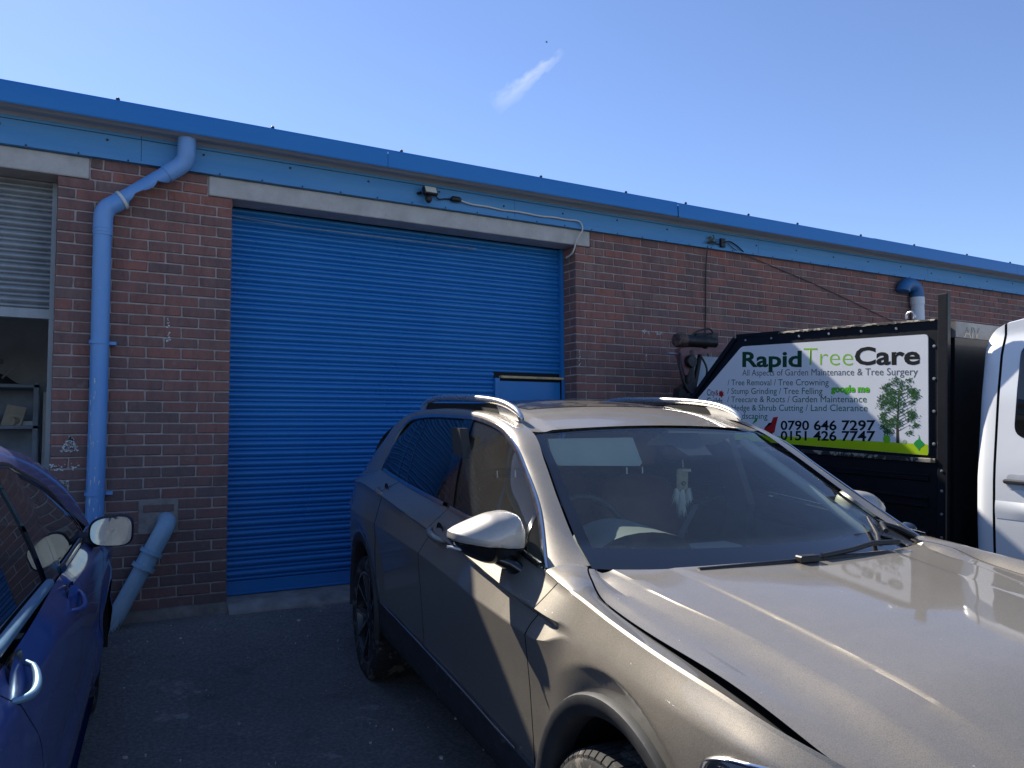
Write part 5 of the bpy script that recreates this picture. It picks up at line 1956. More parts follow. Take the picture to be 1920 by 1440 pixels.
bG = [(1.30, -.13, 1.27), (1.55, -.175, 1.345), (2.0, -.19, 1.375), (2.6, -.19, 1.385), (2.9, -.185, 1.372), (3.06, -.182, 1.345), (3.62, -.172, 1.240), (4.15, -.155, 1.098), (4.50, -.135, .995), (4.78, -.105, .895)]
bH = [(.98, -.22, 1.20), (1.25, -.27, 1.37), (1.9, -.28, 1.432), (2.6, -.275, 1.448), (3.0, -.262, 1.432), (3.25, -.25, 1.408), (3.70, -.235, 1.345), (4.28, -.205, 1.215), (4.72, -.170, 1.065), (5.03, -.125, .890)]
bGc, bHc = multi(bG, 73), multi(bH, 73)
for side in (0, 1):
    PP = []
    for g_, h_ in zip(bGc, bHc):
        row = []
        for j in range(8):
            t = j / 7
            p = g_ + (h_ - g_) * t + np.array([0, .78, .6]) * .012 * math.sin(math.pi * t)
            row.append((p[1], p[0], p[2]))
        PP.append(row)
    MB().grid(b_both(PP)[side]).build('roof_side', M['blue'], bc, 40)
    # rear corner filler between the belt and the roof side
    PP = []
    for j in range(9):
        t = j / 8
        a = Vector((b_tw(.86), .86, b_top(.86))).lerp(Vector((b_tw(1.5), 1.5, b_top(1.5))), t)
        g_ = Vector((bH[0][1], bH[0][0], bH[0][2])).lerp(Vector((bG[0][1], bG[0][0], bG[0][2])), t)
        PP.append([tuple(a.lerp(g_, k)) for k in (0, .5, 1)])
    MB().grid(b_both(PP)[side]).build('rear_pillar', M['blue'], bc, 40)


def b_rail(t):
    a = np.array(bG)
    return float(pch(t, a[:, 0], a[:, 2])), float(pch(t, a[:, 0], a[:, 1]))


def b_pane(t0, b0, t1, b1, inset, n=20):
    PP = []
    for i in range(n + 1):
        k = i / n
        tt, tb = t0 + (t1 - t0) * k, b0 + (b1 - b0) * k
        ht, wt = b_rail(tt)
        hb, wb = b_top(tb), b_tw(tb)
        PP.append([(wb + (wt - wb) * v + .012 * math.sin(math.pi * v) - inset, tb + (tt - tb) * v, hb + (ht - hb) * v) for v in np.linspace(0, 1, 8)])
    return PP


M['glass_blue'] = glass_mat('tinted_side_glass', (0.20, 0.24, 0.27), 1.75, dust=0.02)
for side in (0, 1):
    q = lambda *a: b_both(b_pane(*a))[side]
    MB().grid(q(1.30, 1.45, 1.98, 1.92, .010)).build('quarter_window', M['glass_blue'], bp[('rear_quarter', side)], 60)
    MB().grid(q(1.98, 1.92, 2.05, 2.02, .006)).build('window_divider', M['gloss_black'], bp[('rear_door', side)], 60)
    MB().grid(q(2.05, 2.02, 2.70, 2.90, .012)).build('door_window', M['glass_blue'], bp[('rear_door', side)], 60)
    MB().grid(q(2.70, 2.90, 2.95, 3.17, .004)).build('pillar_trim', M['gloss_black'], bp[('rear_door', side)], 60)
    MB().grid(q(2.955, 3.175, 3.05, 3.28, .004)).build('pillar_trim', M['gloss_black'], bp[('front_door', side)], 60)
    MB().grid(q(3.05, 3.28, 4.06, 4.32, .012)).build('door_window', M['glass_blue'], bp[('front_door', side)], 60)
    MB().grid(q(4.06, 4.32, 4.10, 4.36, .006)).build('window_divider', M['gloss_black'], bp[('front_door', side)], 60)
    MB().grid(q(4.10, 4.36, 4.76, 4.765, .012)).build('quarter_light', M['glass_blue'], bp[('front_door', side)], 60)
    for (a, b_, nm, par, mt) in ((1.95, 2.96, 'waist_seal', 'rear_door', 'blue_chrome'), (3.22, 4.70, 'waist_seal', 'front_door', 'gloss_black')):
        PP = []
        for t in np.linspace(a, b_, 30):
            e = min(1, (t - a) / .04, (b_ - t) / .04)
            PP.append([(b_tw(t) + w * e, t, b_top(t) + h * max(e, .2)) for w, h in ((-.004, -.004), (.006, .0), (.008, .010), (.002, .022), (-.012, .024))])
        MB().grid(b_both(PP)[side]).build(nm, M[mt], bp[(par, side)], 60)
    # dark seal along the top of the windows
    PP = []
    for g_ in bGc[10:]:
        PP.append([(g_[1] + w, g_[0], g_[2] + h) for w, h in ((-.012, -.018), (.004, -.012), (.006, .0), (.0, .006))])
    MB().grid(b_both(PP)[side]).build('window_seal', M['gloss_black'], bc, 60)
# roof, windscreen, bonnet, ends
PP = []
for g_ in bHc[8:40]:
    PP.append([(CW + (g_[1] - CW) * u, g_[0] + .10 * (1 - u * u) * sstep(2.6, 3.4, g_[0]), g_[2] + .04 * (1 - u * u)) for u in np.linspace(-1, 1, 21)])
MB().grid(PP).build('roof', M['blue'], bc, 40)
PP = []
for g_ in bHc[39:]:
    k = (g_[0] - 3.3) / 1.7
    PP.append([(CW + (g_[1] + .0 - CW) * u * .995, g_[0] + (.10 + .05 * k) * (1 - u * u), g_[2] + (.04 - .03 * k) * (1 - u * u) - .004) for u in np.linspace(-1, 1, 21)])
MB().grid(PP).build('windscreen', M['glass_side'], bc, 60)
PP = []
for t in np.linspace(4.78, 5.42, 20):
    PP.append([(CW + (b_tw(t) + b_plan(t) * .4 - .004 - CW) * u, t + .16 * (1 - u * u) * sstep(4.8, 5.4, t), b_top(t) + .004 + .05 * (1 - u * u)) for u in np.linspace(-1, 1, 21)])
MB().grid(PP).build('bonnet', M['blue'], bc, 40)
PP = []
for i in range(9):
    h = .66 - .46 * i / 8
    PP.append([(CW + .70 * u, 5.36 + .22 * (1 - u * u), h) for u in np.linspace(-1, 1, 17)])
MB().grid(PP).build('front_bumper', M['blue'], bc, 40)
PP = []
for i in range(11):
    t = i / 10
    PP.append([(CW + (.65 - .05 * (1 - t)) * u, .92 + .18 * (1 - t) - .10 * (1 - u * u), .25 + .98 * (1 - t)) for u in np.linspace(-1, 1, 13)])
MB().grid(PP).build('tailgate', M['blue'], bc, 40)
PP = []
for i in range(9):
    t = i / 8
    g_ = bHc[int(round(8 * t))]
    PP.append([(CW + (g_[1] - CW) * .985 * u, g_[0] - .015 - (.10 * (1 - t)) * (1 - u * u), g_[2] + .04 * t * (1 - u * u) - .004) for u in np.linspace(-1, 1, 17)])
MB().grid(PP).build('rear_window', M['glass_blue'], bc, 60)
# cabin
PP = [[(w, t, h) for w, h in ((-.10, .9), (-.14, .5), (-.3, .35), (-1.44, .35), (-1.6, .5), (-1.64, .9))] for t in np.linspace(1.1, 4.8, 14)]
MB().grid(PP).build('cabin_lining', M['seat_dark'], bc, 60)
PP = [[(-.16 + CW * 0 + w, 4.75 - .5 * v, .90 - .05 * v * v) for w in np.linspace(0, -1.42, 10)] for v in np.linspace(0, 1, 6)]
MB().grid(PP).build('dashboard', M['dash'], bc, 60)


def bblob(prof, name, par, mt):
    rings = []
    for t, w, h, a, b_ in prof:
        rings.append([(w + b_ * math.copysign(abs(math.sin(x)) ** .77, math.sin(x)), t + a * math.copysign(abs(math.cos(x)) ** .77, math.cos(x)), h) for x in np.linspace(0, 2 * math.pi, 20, endpoint=False)])
    return MB().grid(rings, close=True).build(name, mt, par, 60)


for w in (-.48, -1.26):
    st_ = bblob([(3.45, w, .40, 0, 0), (3.45, w, .41, .25, .24), (3.45, w, .56, .25, .24), (3.45, w, .58, 0, 0)], 'front_seat', bc, M['seat_dark'])
    bblob([(3.22, w, .5, .07, .2), (3.18, w, .7, .08, .24), (3.06, w, 1.02, .07, .22), (3.04, w, 1.06, .02, .1)], 'backrest', st_, M['seat_dark'])
    bblob([(3.02, w, 1.09, .02, .08), (3.02, w, 1.11, .05, .12), (3.0, w, 1.25, .05, .11), (3.0, w, 1.27, 0, .04)], 'headrest', st_, M['seat_dark'])
# door mirrors
for side in (0, 1):
    sx = (lambda x: x) if side == 0 else (lambda x: 2 * CW - x)
    hw, hh_ = .090, .068
    cx, ch_ = .042, .976

    def outl(sc, t, dx=0.0):
        ring = []
        for a in np.linspace(0, 2 * math.pi, 36, endpoint=False):
            c, d = math.cos(a), math.sin(a)
            pw = 3.2
            x = hw * math.copysign(abs(c) ** (2 / pw), c)
            z = hh_ * math.copysign(abs(d) ** (2 / pw), d)
            z -= .010 * (x / hw) * (1 if z < 0 else -.3)
            ring.append((sx(cx + x * sc + dx), t, ch_ + z * sc + x * .06))
        return ring
    mb = MB().grid([outl(.93, 4.100), outl(.955, 4.09), outl(1.0, 4.095), outl(1.03, 4.12), outl(.98, 4.16), outl(.80, 4.20), outl(.45, 4.225), outl(.02, 4.23)], close=True)
    mir = mb.build('door_mirror', plain('mirror_plastic', (0.018, 0.022, 0.035), 0.5, var=0.2) if side == 0 else bpy.data.materials['mirror_plastic'], bc, 50)
    MB().grid([outl(.93, 4.094), outl(.5, 4.0945), outl(.01, 4.095)], close=True).build('mirror_glass', bpy.data.materials['mirror_silver'], mir, 50)
    rings = []
    for x, t, h, a, b_ in ((-.005, 4.14, .935, .03, .03), (-.04, 4.15, .930, .035, .032), (-.075, 4.16, .935, .05, .035), (-.10, 4.17, .94, .055, .04)):
        rings.append([(sx(x), t + a * math.cos(q_), h + b_ * math.sin(q_)) for q_ in np.linspace(0, 2 * math.pi, 14, endpoint=False)])
    MB().grid(rings, close=True).build('mirror_arm', bpy.data.materials['mirror_plastic'], mir, 50)
# door handles
for side in (0, 1):
    sx = (lambda x: x) if side == 0 else (lambda x: 2 * CW - x)
    for nm, t, hh_ in (('rear_door', 1.96, .965), ('front_door', 3.02, .895)):
        ww = b_w(t + .1, hh_)
        par = bp[(nm, side)]
        rings = []
        for sc, d in ((1, .0015), (.85, -.012), (.5, -.02), (.03, -.022)):
            rings.append([(sx(b_w(t + .10, hh_ + .018) + d + .001), t + .105 + .085 * sc * math.cos(a), hh_ + .018 + .042 * sc * math.sin(a)) for a in np.linspace(0, 2 * math.pi, 24, endpoint=False)])
        MB().grid(rings, close=True).build('handle_recess', M['gloss_black'], par, 60)
        pts, rad = [], []
        for i in range(17):
            k = i / 16
            pts.append((sx(ww + .034 * math.sin(math.pi * k) ** .5), t + .0 + .195 * k, hh_ - .012 + .022 * k - .018 * math.sin(math.pi * k)))
            rad.append(.0095 * (.7 + .3 * math.sin(math.pi * k)))
        MB().tube(pts, rad, 12).build('door_handle', M['blue_chrome'] if nm == 'rear_door' else M['blue'], par, 60)
# fuel flap outline
rings = []
for r_ in (.092, .0975):
    rings.append([(b_w(1.70, .86) + .003, 1.62 + r_ * math.cos(a), .84 + r_ * math.sin(a)) for a in np.linspace(0, 2 * math.pi, 40)])
MB().grid(rings).build('fuel_flap', M['blue_chrome'], bp[('rear_quarter', 0)], 60)
for t in (BFA, BRA):
    for sg in (1, -1):
        w = -.135 if sg > 0 else 2 * CW + .135
        wh = make_wheel(bc, 0, 0, 0, sg, r=.30, wid=.20, spin=.5 * t)
        wh.location = (w, t, .29)

# ================================================================== the tipper truck
M['truck_black'] = plain('black_truck_paint', (0.006, 0.007, 0.010), 0.45, var=0.4, scale=5, coat=0.1, spec=0.3, wear=((0.10, 0.085, 0.065), 0.73, 16))
M['worn_edge'] = plain('worn_paint_edge', (0.30, 0.27, 0.21), 0.8, var=0.4, scale=10, wear=((0.02, 0.02, 0.02), 0.47, 14))
M['van_white'] = plain('white_van_paint', (0.78, 0.79, 0.80), 0.32, var=0.03, scale=3, coat=0.6)
M['vinyl_white'] = plain('white_vinyl', (0.74, 0.75, 0.77), 0.42, var=0.03, scale=4)
M['grey_band'] = plain('scuffed_grey_steel', (0.16, 0.165, 0.17), 0.5, var=0.3, scale=8)
tk = empty('tipper_truck', (3.55, -2.0, -0.20), (R(2.6), 0, R(1.5)))
tag(tk, 'white crew cab tipper truck with a black body and a tree care sign', 'truck')
TW = 2.02
outl_ = [(-1.02, .62), (1.75, .62), (1.75, 1.00), (1.113, 1.643), (.611, 2.152), (.189, 2.172), (-1.02, 2.160)]
for x0, x1 in ((0, .035), (TW - .035, TW)):
    body = MB().prism(outl_, x0, x1, 'x').build('body_side', M['truck_black'], tk)
MB().box(.036, TW - .036, -1.02, 1.74, .72, .78).build('body_floor', M['truck_black'], tk)
MB().box(.036, TW - .036, 1.70, 1.74, .78, 1.30).build('tailboard', M['truck_black'], tk)
# slanted frame strip and top rim with chipped paint
mb = MB()
n = 60
rg = random.Random(31)
PP = []
for i in range(n + 1):
    y = -1.0 + (.185 + 1.0) * i / n
    z = 2.168 + .010 * (1 - ((y + .4) / .6) ** 2) * .5 + rg.uniform(-.001, .001)
    low = z - .010 - rg.uniform(0, .009) * (1 if y > -.75 else .4)
    PP.append([(.06, y, z - .006), (.0, y, z), (-.012, y, z - .004), (-.0135, y, low)])
MB().grid(PP).build('rim_edge', M['worn_edge'], tk, 30)
MB().box(-.006, .05, .19, .60, 2.150, 2.176).build('top_rim', M['truck_black'], tk)
# side frame members
mb = MB()
for (a, b_) in (((.611, 2.145), (1.75, 1.0)),):
    d = Vector((b_[0] - a[0], b_[1] - a[1])).normalized()
    nn_ = Vector((-d.y, d.x)) * .018
    mb.prism([(a[0] - nn_.x, a[1] - nn_.y), (b_[0] - nn_.x, b_[1] - nn_.y), (b_[0] + nn_.x, b_[1] + nn_.y), (a[0] + nn_.x, a[1] + nn_.y)], -.016, -.001, 'x')
mb.build('slanted_edge', M['truck_black'], tk)
MB().cbox(-.014, .03, -1.080, -1.018, .60, 2.318, .006).build('corner_post', M['truck_black'], tk)
MB().cbox(TW - .06, TW + .03, -1.088, -1.018, .60, 2.318, .006).build('corner_post', M['truck_black'], tk)
MB().cbox(-.022, -.001, -1.015, 1.40, 1.285, 1.312, .003).build('side_ledge', M['worn_edge'], tk)
for z, y1 in ((1.205, .2), (1.19, .2), (1.178, .2), (1.066, 1.2), (1.015, 1.2), (.86, 1.4)):
    mb = MB().prism([(-.001, z - .012), (-.016, z - .004), (-.016, z + .006), (-.001, z + .012)], -.965, y1, 'y')
    mb.build('pressed_rib', M['truck_black'], tk)
mb = MB()
for z in (1.40, 1.60, 1.80, 2.0): mb.lathe([(-.006, 0), (-.005, .008), (0, .011)], 10, 'x', (0, -.992, z))
for z in (1.24, 1.12, .98, .84): mb.lathe([(-.020, 0), (-.018, .008), (-.014, .009)], 10, 'x', (0, -1.05, z))
for y in (.5, .25, 0, -.25, -.5, -.75): mb.lathe([(-.018, 0), (-.017, .007), (-.012, .009)], 10, 'x', (0, y, 2.125))
mb.build('rivets', M['steel'], tk, 40)
# lifting eye on the rim
MB().tube([(0.03, -.82 + .028 * math.cos(a), 2.20 + .028 * math.sin(a)) for a in np.linspace(-.6, math.pi + .6, 14)], .008, 8).build('lifting_eye', M['steel'], tk, 60)
# headboard facing the cab
MB().box(.061, TW - .061, -1.085, -1.045, .62, 2.052).build('headboard', M['truck_black'], tk)
MB().box(.061, TW - .061, -1.090, -1.045, 2.054, 2.150).build('headboard_band', M['grey_band'], tk)
me = text_mesh('AIV', 'lettering', M['gloss_black'], 0.01)
lo = link('lettering', me, tk)
lo.scale = (.115, .095, 1)
lo.rotation_euler = (R(90), 0, 0)
lo.location = (.15, -1.0915, 2.058)
# --- sign board
sg_ = [(-.957, 2.076), (-.962, 1.329), (1.36, 1.362), (1.045, 1.641), (.541, 2.079)]


def round_poly(poly, rad, n=6):
    res = []
    k = len(poly)
    for i in range(k):
        p, a, b_ = Vector(poly[i]), Vector(poly[i - 1]), Vector(poly[(i + 1) % k])
        u, v = (a - p).normalized(), (b_ - p).normalized()
        q0, q1 = p + u * rad, p + v * rad
        for j in range(n + 1):
            t = j / n
            res.append(tuple((1 - t) ** 2 * q0 + 2 * t * (1 - t) * p + t * t * q1))
    return res


sign = MB().prism(round_poly(sg_, .028), -.008, -.001, 'x').build('sign_board', M['vinyl_white'], tk)


def flat(poly, x, name, mt, parent=sign):
    return MB().add([(x, a, b_) for a, b_ in poly], [tuple(range(len(poly)))]).build(name, mt, parent)


def ink(name, c): return plain(name, c, 0.6, var=0.05, spec=0.15)


I = {'dg': ink('ink_dark_green', (0.008, 0.060, 0.030)), 'lime': ink('ink_lime', (0.24, 0.52, 0.02)), 'black': ink('ink_black', (0.008, 0.010, 0.012)),
     'grey': ink('ink_grey', (0.10, 0.11, 0.12)), 'green': ink('ink_green', (0.010, 0.115, 0.058)), 'bright': ink('ink_bright_green', (0.10, 0.55, 0.01)),
     'band': ink('ink_band_lime', (0.42, 0.60, 0.01)), 'red': ink('ink_red', (0.42, 0.02, 0.02)), 'leaf': ink('ink_leaf_green', (0.02, 0.30, 0.06)), 'pale': ink('ink_pale', (0.35, 0.42, 0.30)),
     'bark': ink('ink_bark', (0.05, 0.045, 0.03)), 'tl1': ink('ink_foliage_a', (0.025, 0.085, 0.025)), 'tl2': ink('ink_foliage_b', (0.06, 0.16, 0.05)), 'tl3': ink('ink_foliage_c', (0.012, 0.045, 0.015))}
flat(round_poly([(-.9615, 1.397), (-.9615, 1.3295), (1.355, 1.3625), (1.32, 1.40)], .012), -.0083, 'lime_band', I['band'])


def letters(body, y0, z0, y1, z1, hgt, mt, bold=0.0, x=-.0086, name='lettering', cap=None):
    """text from (y0, z0) to (y1, z1) along its baseline, letters hgt high"""
    me = text_mesh(body, name, mt, bold)
    co = np.array([v.co[:] for v in me.vertices])
    # measure with the capitals only so that descenders hang below the line
    ref = text_mesh(cap or 'H', 'ref', mt, bold)
    rc = np.array([v.co[:] for v in ref.vertices])
    base, top = 0.0, rc[:, 1].max()
    bpy.data.meshes.remove(ref)
    xa, xb = co[:, 0].min(), co[:, 0].max()
    for v in me.vertices:
        t = (v.co.x - xa) / (xb - xa)
        v.co = (x, y0 + (y1 - y0) * t, z0 + (z1 - z0) * t + v.co.y / top * hgt)
    return link(name, me, sign)


letters('Rapid', .533, 1.922, -.022, 1.905, .114, I['dg'], .028)
letters('Tree', -.038, 1.915, -.437, 1.898, .120, I['lime'], -.012)
letters('Care', -.450, 1.905, -.908, 1.893, .116, I['black'], .028)
letters('All Aspects of Garden Maintenance & Tree Surgery', .532, 1.851, -.893, 1.824, .046, I['grey'], 0)
letters('/ Tree Removal / Tree Crowning', .682, 1.778, -.249, 1.767, .045, I['green'], .0)
letters('/ Stump Grinding / Tree Felling', .685, 1.710, -.199, 1.707, .045, I['green'], .0)
letters('/ Treecare & Roots / Garden Maintenance', .684, 1.644, -.541, 1.652, .045, I['green'], .0)
letters('/ Hedge & Shrub Cutting / Land Clearance', .683, 1.578, -.548, 1.593, .045, I['green'], .0)
letters('/ Landscaping', .682, 1.514, .282, 1.521, .045, I['green'], .0)
letters('City', .906, 1.697, .815, 1.696, .050, I['black'], .004)
letters('&', .812, 1.697, .778, 1.696, .046, I['red'], .004)
letters('Guilds', .906, 1.630, .736, 1.629, .050, I['black'], .004)
letters('NPTC', .889, 1.563, .737, 1.564, .050, I['black'], .004)
letters('google me', -.266, 1.721, -.563, 1.719, .047, I['dg'], .055, -.0085)
letters('google me', -.268, 1.721, -.561, 1.719, .046, I['bright'], .028, -.0090)
letters('0790 646 7297', .160, 1.445, -.605, 1.470, .066, I['black'], .022)
letters('0151 426 7747', .159, 1.370, -.605, 1.399, .066, I['black'], .022)
# little red beast beside the ampersand
rg = random.Random(41)
flat([(.775, 1.712), (.765, 1.735), (.752, 1.728), (.742, 1.742), (.735, 1.722), (.722, 1.728), (.728, 1.708), (.718, 1.698), (.735, 1.692), (.745, 1.678), (.756, 1.690), (.77, 1.692)], -.0088, 'crest', I['red'])
# red chipper
flat([(.345, 1.405), (.30, 1.465), (.255, 1.478), (.228, 1.535), (.185, 1.540), (.205, 1.470), (.215, 1.425), (.25, 1.405)], -.0085, 'chipper_print', I['red'])
flat([(.255 + .022 * math.cos(a), 1.402 + .022 * math.sin(a)) for a in np.linspace(0, 6.28, 16, endpoint=False)], -.0088, 'chipper_wheel', I['black'])
flat([(.315, 1.445), (.27, 1.492), (.245, 1.495), (.24, 1.485), (.27, 1.470)], -.0088, 'chipper_engine', I['black'])
flat([(.43, 1.475), (.405, 1.51), (.37, 1.535), (.385, 1.50)], -.0088, 'leaf_print', I['leaf'])
# leaf icons
flat([(-.685 + .026 * math.cos(a) * (1 - .2 * math.sin(a)), 1.418 + .026 * math.sin(a)) for a in np.linspace(0, 6.28, 18, endpoint=False)], -.0088, 'leaf_icon', ink('ink_lime_leaf', (0.17, 0.52, 0.03)))
flat([(-.808 + .014 * math.cos(a), 1.405 + .014 * math.sin(a)) for a in np.linspace(0, 6.28, 14, endpoint=False)], -.0088, 'leaf_icon', I['pale'])
flat([(-.905, 1.352), (-.889, 1.372), (-.872, 1.388), (-.868, 1.400), (-.885, 1.418), (-.898, 1.425), (-.902, 1.445), (-.895, 1.452), (-.902, 1.452), (-.910, 1.425), (-.925, 1.412), (-.938, 1.398), (-.932, 1.386), (-.912, 1.372)], -.0088, 'leaf_icon', I['leaf'])
# printed tree
mbs = {k: MB() for k in ('tl1', 'tl2', 'tl3')}
trunk = [(-.762, 1.395), (-.758, 1.50), (-.764, 1.62), (-.768, 1.74)]
mb = MB()
for i in range(3):
    (a, b_), (c, d) = trunk[i], trunk[i + 1]
    w0, w1 = .011 * (1 - i / 4), .011 * (1 - (i + 1) / 4)
    mb.add([(-.0085, a - w0, b_), (-.0085, a + w0, b_), (-.0085, c + w1, d), (-.0085, c - w1, d)], [(0, 1, 2, 3)])
for i in range(24):
    z = 1.47 + .26 * i / 24
    sgn = 1 if i % 2 else -1
    ln = .13 * math.sin(math.pi * min(1, (z - 1.40) / .42)) + .02
    mb.add([(-.0085, -.763, z - .003), (-.0085, -.763 + sgn * ln, z + ln * .55), (-.0085, -.763, z + .003)], [(0, 1, 2)])
mb.build('tree_print_trunk', I['bark'], sign, fix=False)
cl_ = []
for i in range(70):
    zz = rg.uniform(1.455, 1.800)
    e = (zz - 1.435) / .377
    hw = .140 * math.sin(math.pi * (.16 + .76 * e)) ** .55
    cl_.append((-.765 + rg.uniform(-1, 1) * hw, zz, rg.uniform(.014, .030)))
for i in range(3000):
    cy_, cz_, cr_ = rg.choice(cl_)
    yy, zz = cy_ + rg.gauss(0, cr_ * .62), cz_ + rg.gauss(0, cr_ * .45)
    r_ = rg.uniform(.0028, .0060)
    a = rg.uniform(0, 6.28)
    x = -.0087 - rg.random() * .0005
    mbs[rg.choice(('tl1', 'tl1', 'tl2', 'tl3'))].add([(x, yy + r_ * 1.5 * math.cos(a), zz + r_ * 1.5 * math.sin(a)), (x, yy + r_ * .6 * math.cos(a + 1.57), zz + r_ * .6 * math.sin(a + 1.57)), (x, yy - r_ * 1.2 * math.cos(a), zz - r_ * 1.2 * math.sin(a)), (x, yy - r_ * .6 * math.cos(a + 1.57), zz - r_ * .6 * math.sin(a + 1.57))], [(0, 1, 2, 3)])
for k, mb in mbs.items():
    o = mb.build('tree_print_leaves', I[k], sign, fix=False)
    o['kind'] = 'stuff'

# --- cab


def cab_top(y): return float(pch(-y, [1.23, 1.26, 1.32, 1.42, 1.7, 2.6, 3.05, 3.3, 3.75, 3.95, 4.5, 4.7], [1.98, 2.06, 2.115, 2.145, 2.165, 2.165, 2.12, 1.92, 1.42, 1.30, 1.14, .95]))


def cab_x(y, z):
    zt = cab_top(y)
    w = float(np.interp(z, [.45, .7, 1.0, 1.25, 1.36, 1.42, 1.7, 1.95, 2.08, 2.17], [.05, .015, .0, .002, .012, .018, .045, .085, .14, .30]))
    rear = float(np.interp(-y, [1.232, 1.245, 1.27, 1.31, 1.36], [.060, .028, .010, .002, 0]))
    fr = float(np.interp(-y, [3.0, 3.9, 4.4, 4.7], [0, .03, .12, .32]))
    return w + rear + fr - .012


ysec = [-1.232, -1.238, -1.246, -1.258, -1.275, -1.30, -1.335, -1.345, -1.36, -1.45, -1.6, -1.8, -2.0, -2.2, -2.4, -2.6, -2.8, -2.95, -3.05, -3.15, -3.3, -3.45, -3.6, -3.75, -3.9, -4.1, -4.3, -4.5, -4.62, -4.70]
PPs = {'cab_rear_corner': [], 'cab': []}
for nm, rng in (('cab_rear_corner', ysec[:8]), ('cab', ysec[8:])):
    PP = []
    for y in rng:
        zt = cab_top(y)
        row = []
        zs = list(np.linspace(.50, min(zt - .10, 1.3), 10)) + list(np.linspace(min(zt - .10, 1.3), zt - .10, 16))[1:] + [zt - .075, zt - .05, zt - .028, zt - .012]
        for z in zs:
            row.append((cab_x(y, min(z, 2.05)), y, z))
        xe = cab_x(y, min(zt - .012, 2.05))
        for dx, dz in ((.02, -.004), (.05, .002), (.12, .008), (.3, .014), (TW / 2 - xe, .02)):
            row.append((xe + dx, y, zt + dz))
        PP.append(row)
    for sgn in (0, 1):
        Q = PP if sgn == 0 else [[(TW - x, y, z) for x, y, z in r] for r in PP]
        o = MB().grid(Q).build(nm, M['van_white'], tk, 40)
        if sgn == 0: PPs[nm] = o
# rear wall of the cab
zt = cab_top(-1.232)
MB().prism([(cab_x(-1.232, .5) , .50)] + [(cab_x(-1.232, min(z, 2.05)), z) for z in np.linspace(.6, zt - .012, 10)] + [(TW - cab_x(-1.232, min(z, 2.05)), z) for z in np.linspace(zt - .012, .6, 10)] + [(TW - cab_x(-1.232, .5), .50)], -1.245, -1.2325, 'y').build('cab_rear_wall', M['van_white'], tk)
MB().grid([[(cab_x(-1.352, min(z, 2.05)) + .012, y, z) for y in (-1.37, -1.33)] for z in np.linspace(.5, 2.1, 20)]).build('door_gap', M['seam'], tk)
# swage line along the door, wheel arch, windows, handle
def cab_patch(poly, off, name, mt, parent=tk):
    c = np.mean(np.array(poly), 0)
    rings = []
    for sc in (1.0, .75, .5, .25, .01):
        rings.append([(cab_x(c[0] + (a - c[0]) * sc, min(c[1] + (b_ - c[1]) * sc, 2.05)) - off, c[0] + (a - c[0]) * sc, c[1] + (b_ - c[1]) * sc) for a, b_ in poly])
    return MB().grid(rings, close=True).build(name, mt, parent, 60)


def dense(poly, n=6):
    res = []
    for i, p in enumerate(poly):
        q = poly[(i + 1) % len(poly)]
        res += [(p[0] + (q[0] - p[0]) * k / n, p[1] + (q[1] - p[1]) * k / n) for k in range(n)]
    return res


rearw = dense(round_poly([(-1.470, 1.985), (-1.462, 1.475), (-2.33, 1.44), (-2.33, 1.99)], .07), 2)
frontw = dense(round_poly([(-2.46, 1.99), (-2.46, 1.42), (-3.55, 1.36), (-3.12, 1.97)], .06), 2)
for poly in (rearw, frontw):
    c = np.mean(np.array(poly), 0)
    big = [(c[0] + (a - c[0]) * 1.03, c[1] + (b_ - c[1]) * 1.05) for a, b_ in poly]
    cab_patch(big, .003, 'window_seal', M['gloss_black'])
    cab_patch(poly, .006, 'window', M['glass_dark'])
MB().cbox(-.030, .004, -1.56, -1.405, 1.200, 1.226, .008).build('door_handle', plain('dark_grey_handle', (0.05, 0.05, 0.055), 0.4), tk)
cab_patch(dense(round_poly([(-1.42, 1.255), (-1.42, 1.17), (-1.56, 1.17), (-1.56, 1.255)], .03), 2), .002, 'handle_recess', plain('handle_shell', (0.55, 0.56, 0.58), 0.4), tk)
PP = []
for y in np.linspace(-1.36, -3.6, 30):
    e = sstep(1.40, 1.62, -y)
    PP.append([(cab_x(y, z) - d * (.25 + .75 * e), y, z) for z, d in ((1.10, 0.0), (1.085, .012), (1.06, .018), (1.035, .012), (1.0, 0.0))])
MB().grid(PP).build('side_moulding', M['van_white'], tk, 60)
ws = [[(TW / 2 + (TW / 2 - cab_x(y, min(cab_top(y) - .05, 2.0)) - .06) * u, y - .10 * (1 - u * u), cab_top(y) + .022) for u in np.linspace(-1, 1, 11)] for y in np.linspace(-3.18, -3.76, 10)]
MB().grid(ws).build('windscreen', M['glass_dark'], tk, 60)
MB().box(.3, TW - .3, -4.6, 1.6, .45, .58).build('chassis', M['dark_void'], tk)
MB().box(.06, TW - .06, -4.68, -1.25, .38, .52).build('cab_underside', M['dark_void'], tk)
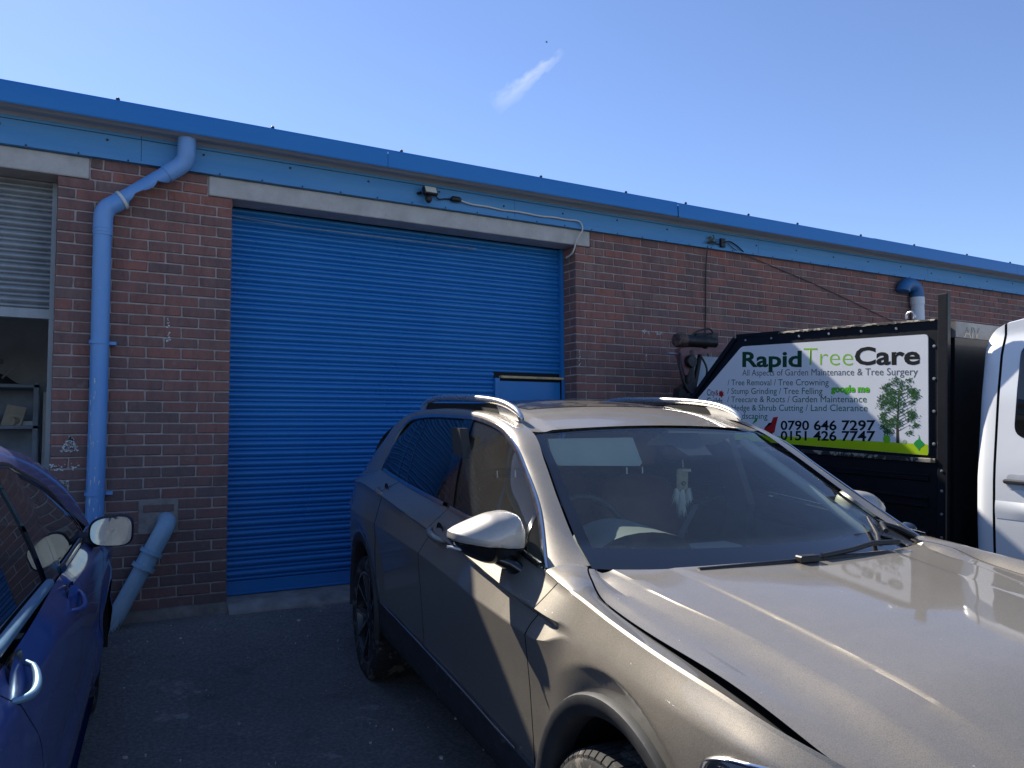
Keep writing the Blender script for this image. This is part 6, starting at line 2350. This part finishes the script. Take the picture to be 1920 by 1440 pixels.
MB().cbox(.15, TW - .15, -4.80, -4.6, .45, .80, .04).build('front_bumper', M['black_plastic'], tk)
for sgn in (0, 1):
    x0 = -.14 if sgn == 0 else TW + .02
    MB().cbox(x0, x0 + .12, -3.52, -3.42, 1.38, 1.66, .03).build('door_mirror', M['black_plastic'], tk)
    MB().cbox(.02 if sgn == 0 else TW - .10, .10 if sgn == 0 else TW - .02, -3.50, -3.44, 1.40, 1.44, .008).build('mirror_arm', M['black_plastic'], tk)
for y in (-3.85, .75):
    for sgn in (-1, 1):
        wh = make_wheel(tk, 0, 0, 0, sgn, r=.34, wid=.22, spin=.3)
        wh.location = (.13 if sgn < 0 else TW - .13, y, .34)
for sgn in (0, 1):
    for y in (-3.85, .75):
        rings = []
        for a in np.linspace(R(-10), R(190), 25):
            rings.append([((.02 if sgn == 0 else TW - .02) + (d if sgn == 0 else -d), y + r_ * math.cos(a), .36 + r_ * math.sin(a)) for r_, d in ((.44, -.015), (.40, -.02), (.395, .2))])
        MB().grid(rings).build('mudguard', M['black_plastic'], tk, 50)

# small bird far up in the sky
bd = empty('bird', (-1.084 + 0.48104 * 55, -5.989 + 0.75092 * 55, 1.232 + 0.45245 * 55), (0, R(12), R(-28)))
bd.scale = (0.6, 0.6, 0.6)
tag(bd, 'tiny dark bird high in the blue sky beside the wisp of cloud', 'bird')
mb = MB().lathe([(-.14, 0), (-.10, .022), (0, .035), (.08, .028), (.12, .018), (.15, 0)], 10, 'x')
mb.add([(-.05, .02, .01), (.05, .02, .01), (.02, .16, .05), (-.05, .30, .0), (-.06, .16, .04)], [(0, 1, 2, 4), (4, 2, 3)])
mb.add([(-.05, -.02, .01), (.05, -.02, .01), (.02, -.16, .05), (-.05, -.30, .0), (-.06, -.16, .04)], [(0, 4, 2, 1), (4, 3, 2)])
mb.add([(-.12, -.01, 0), (-.12, .01, 0), (-.20, .035, 0), (-.20, -.035, 0)], [(0, 1, 2, 3)])
mb.build('body', M['black_plastic'], bd, 50)
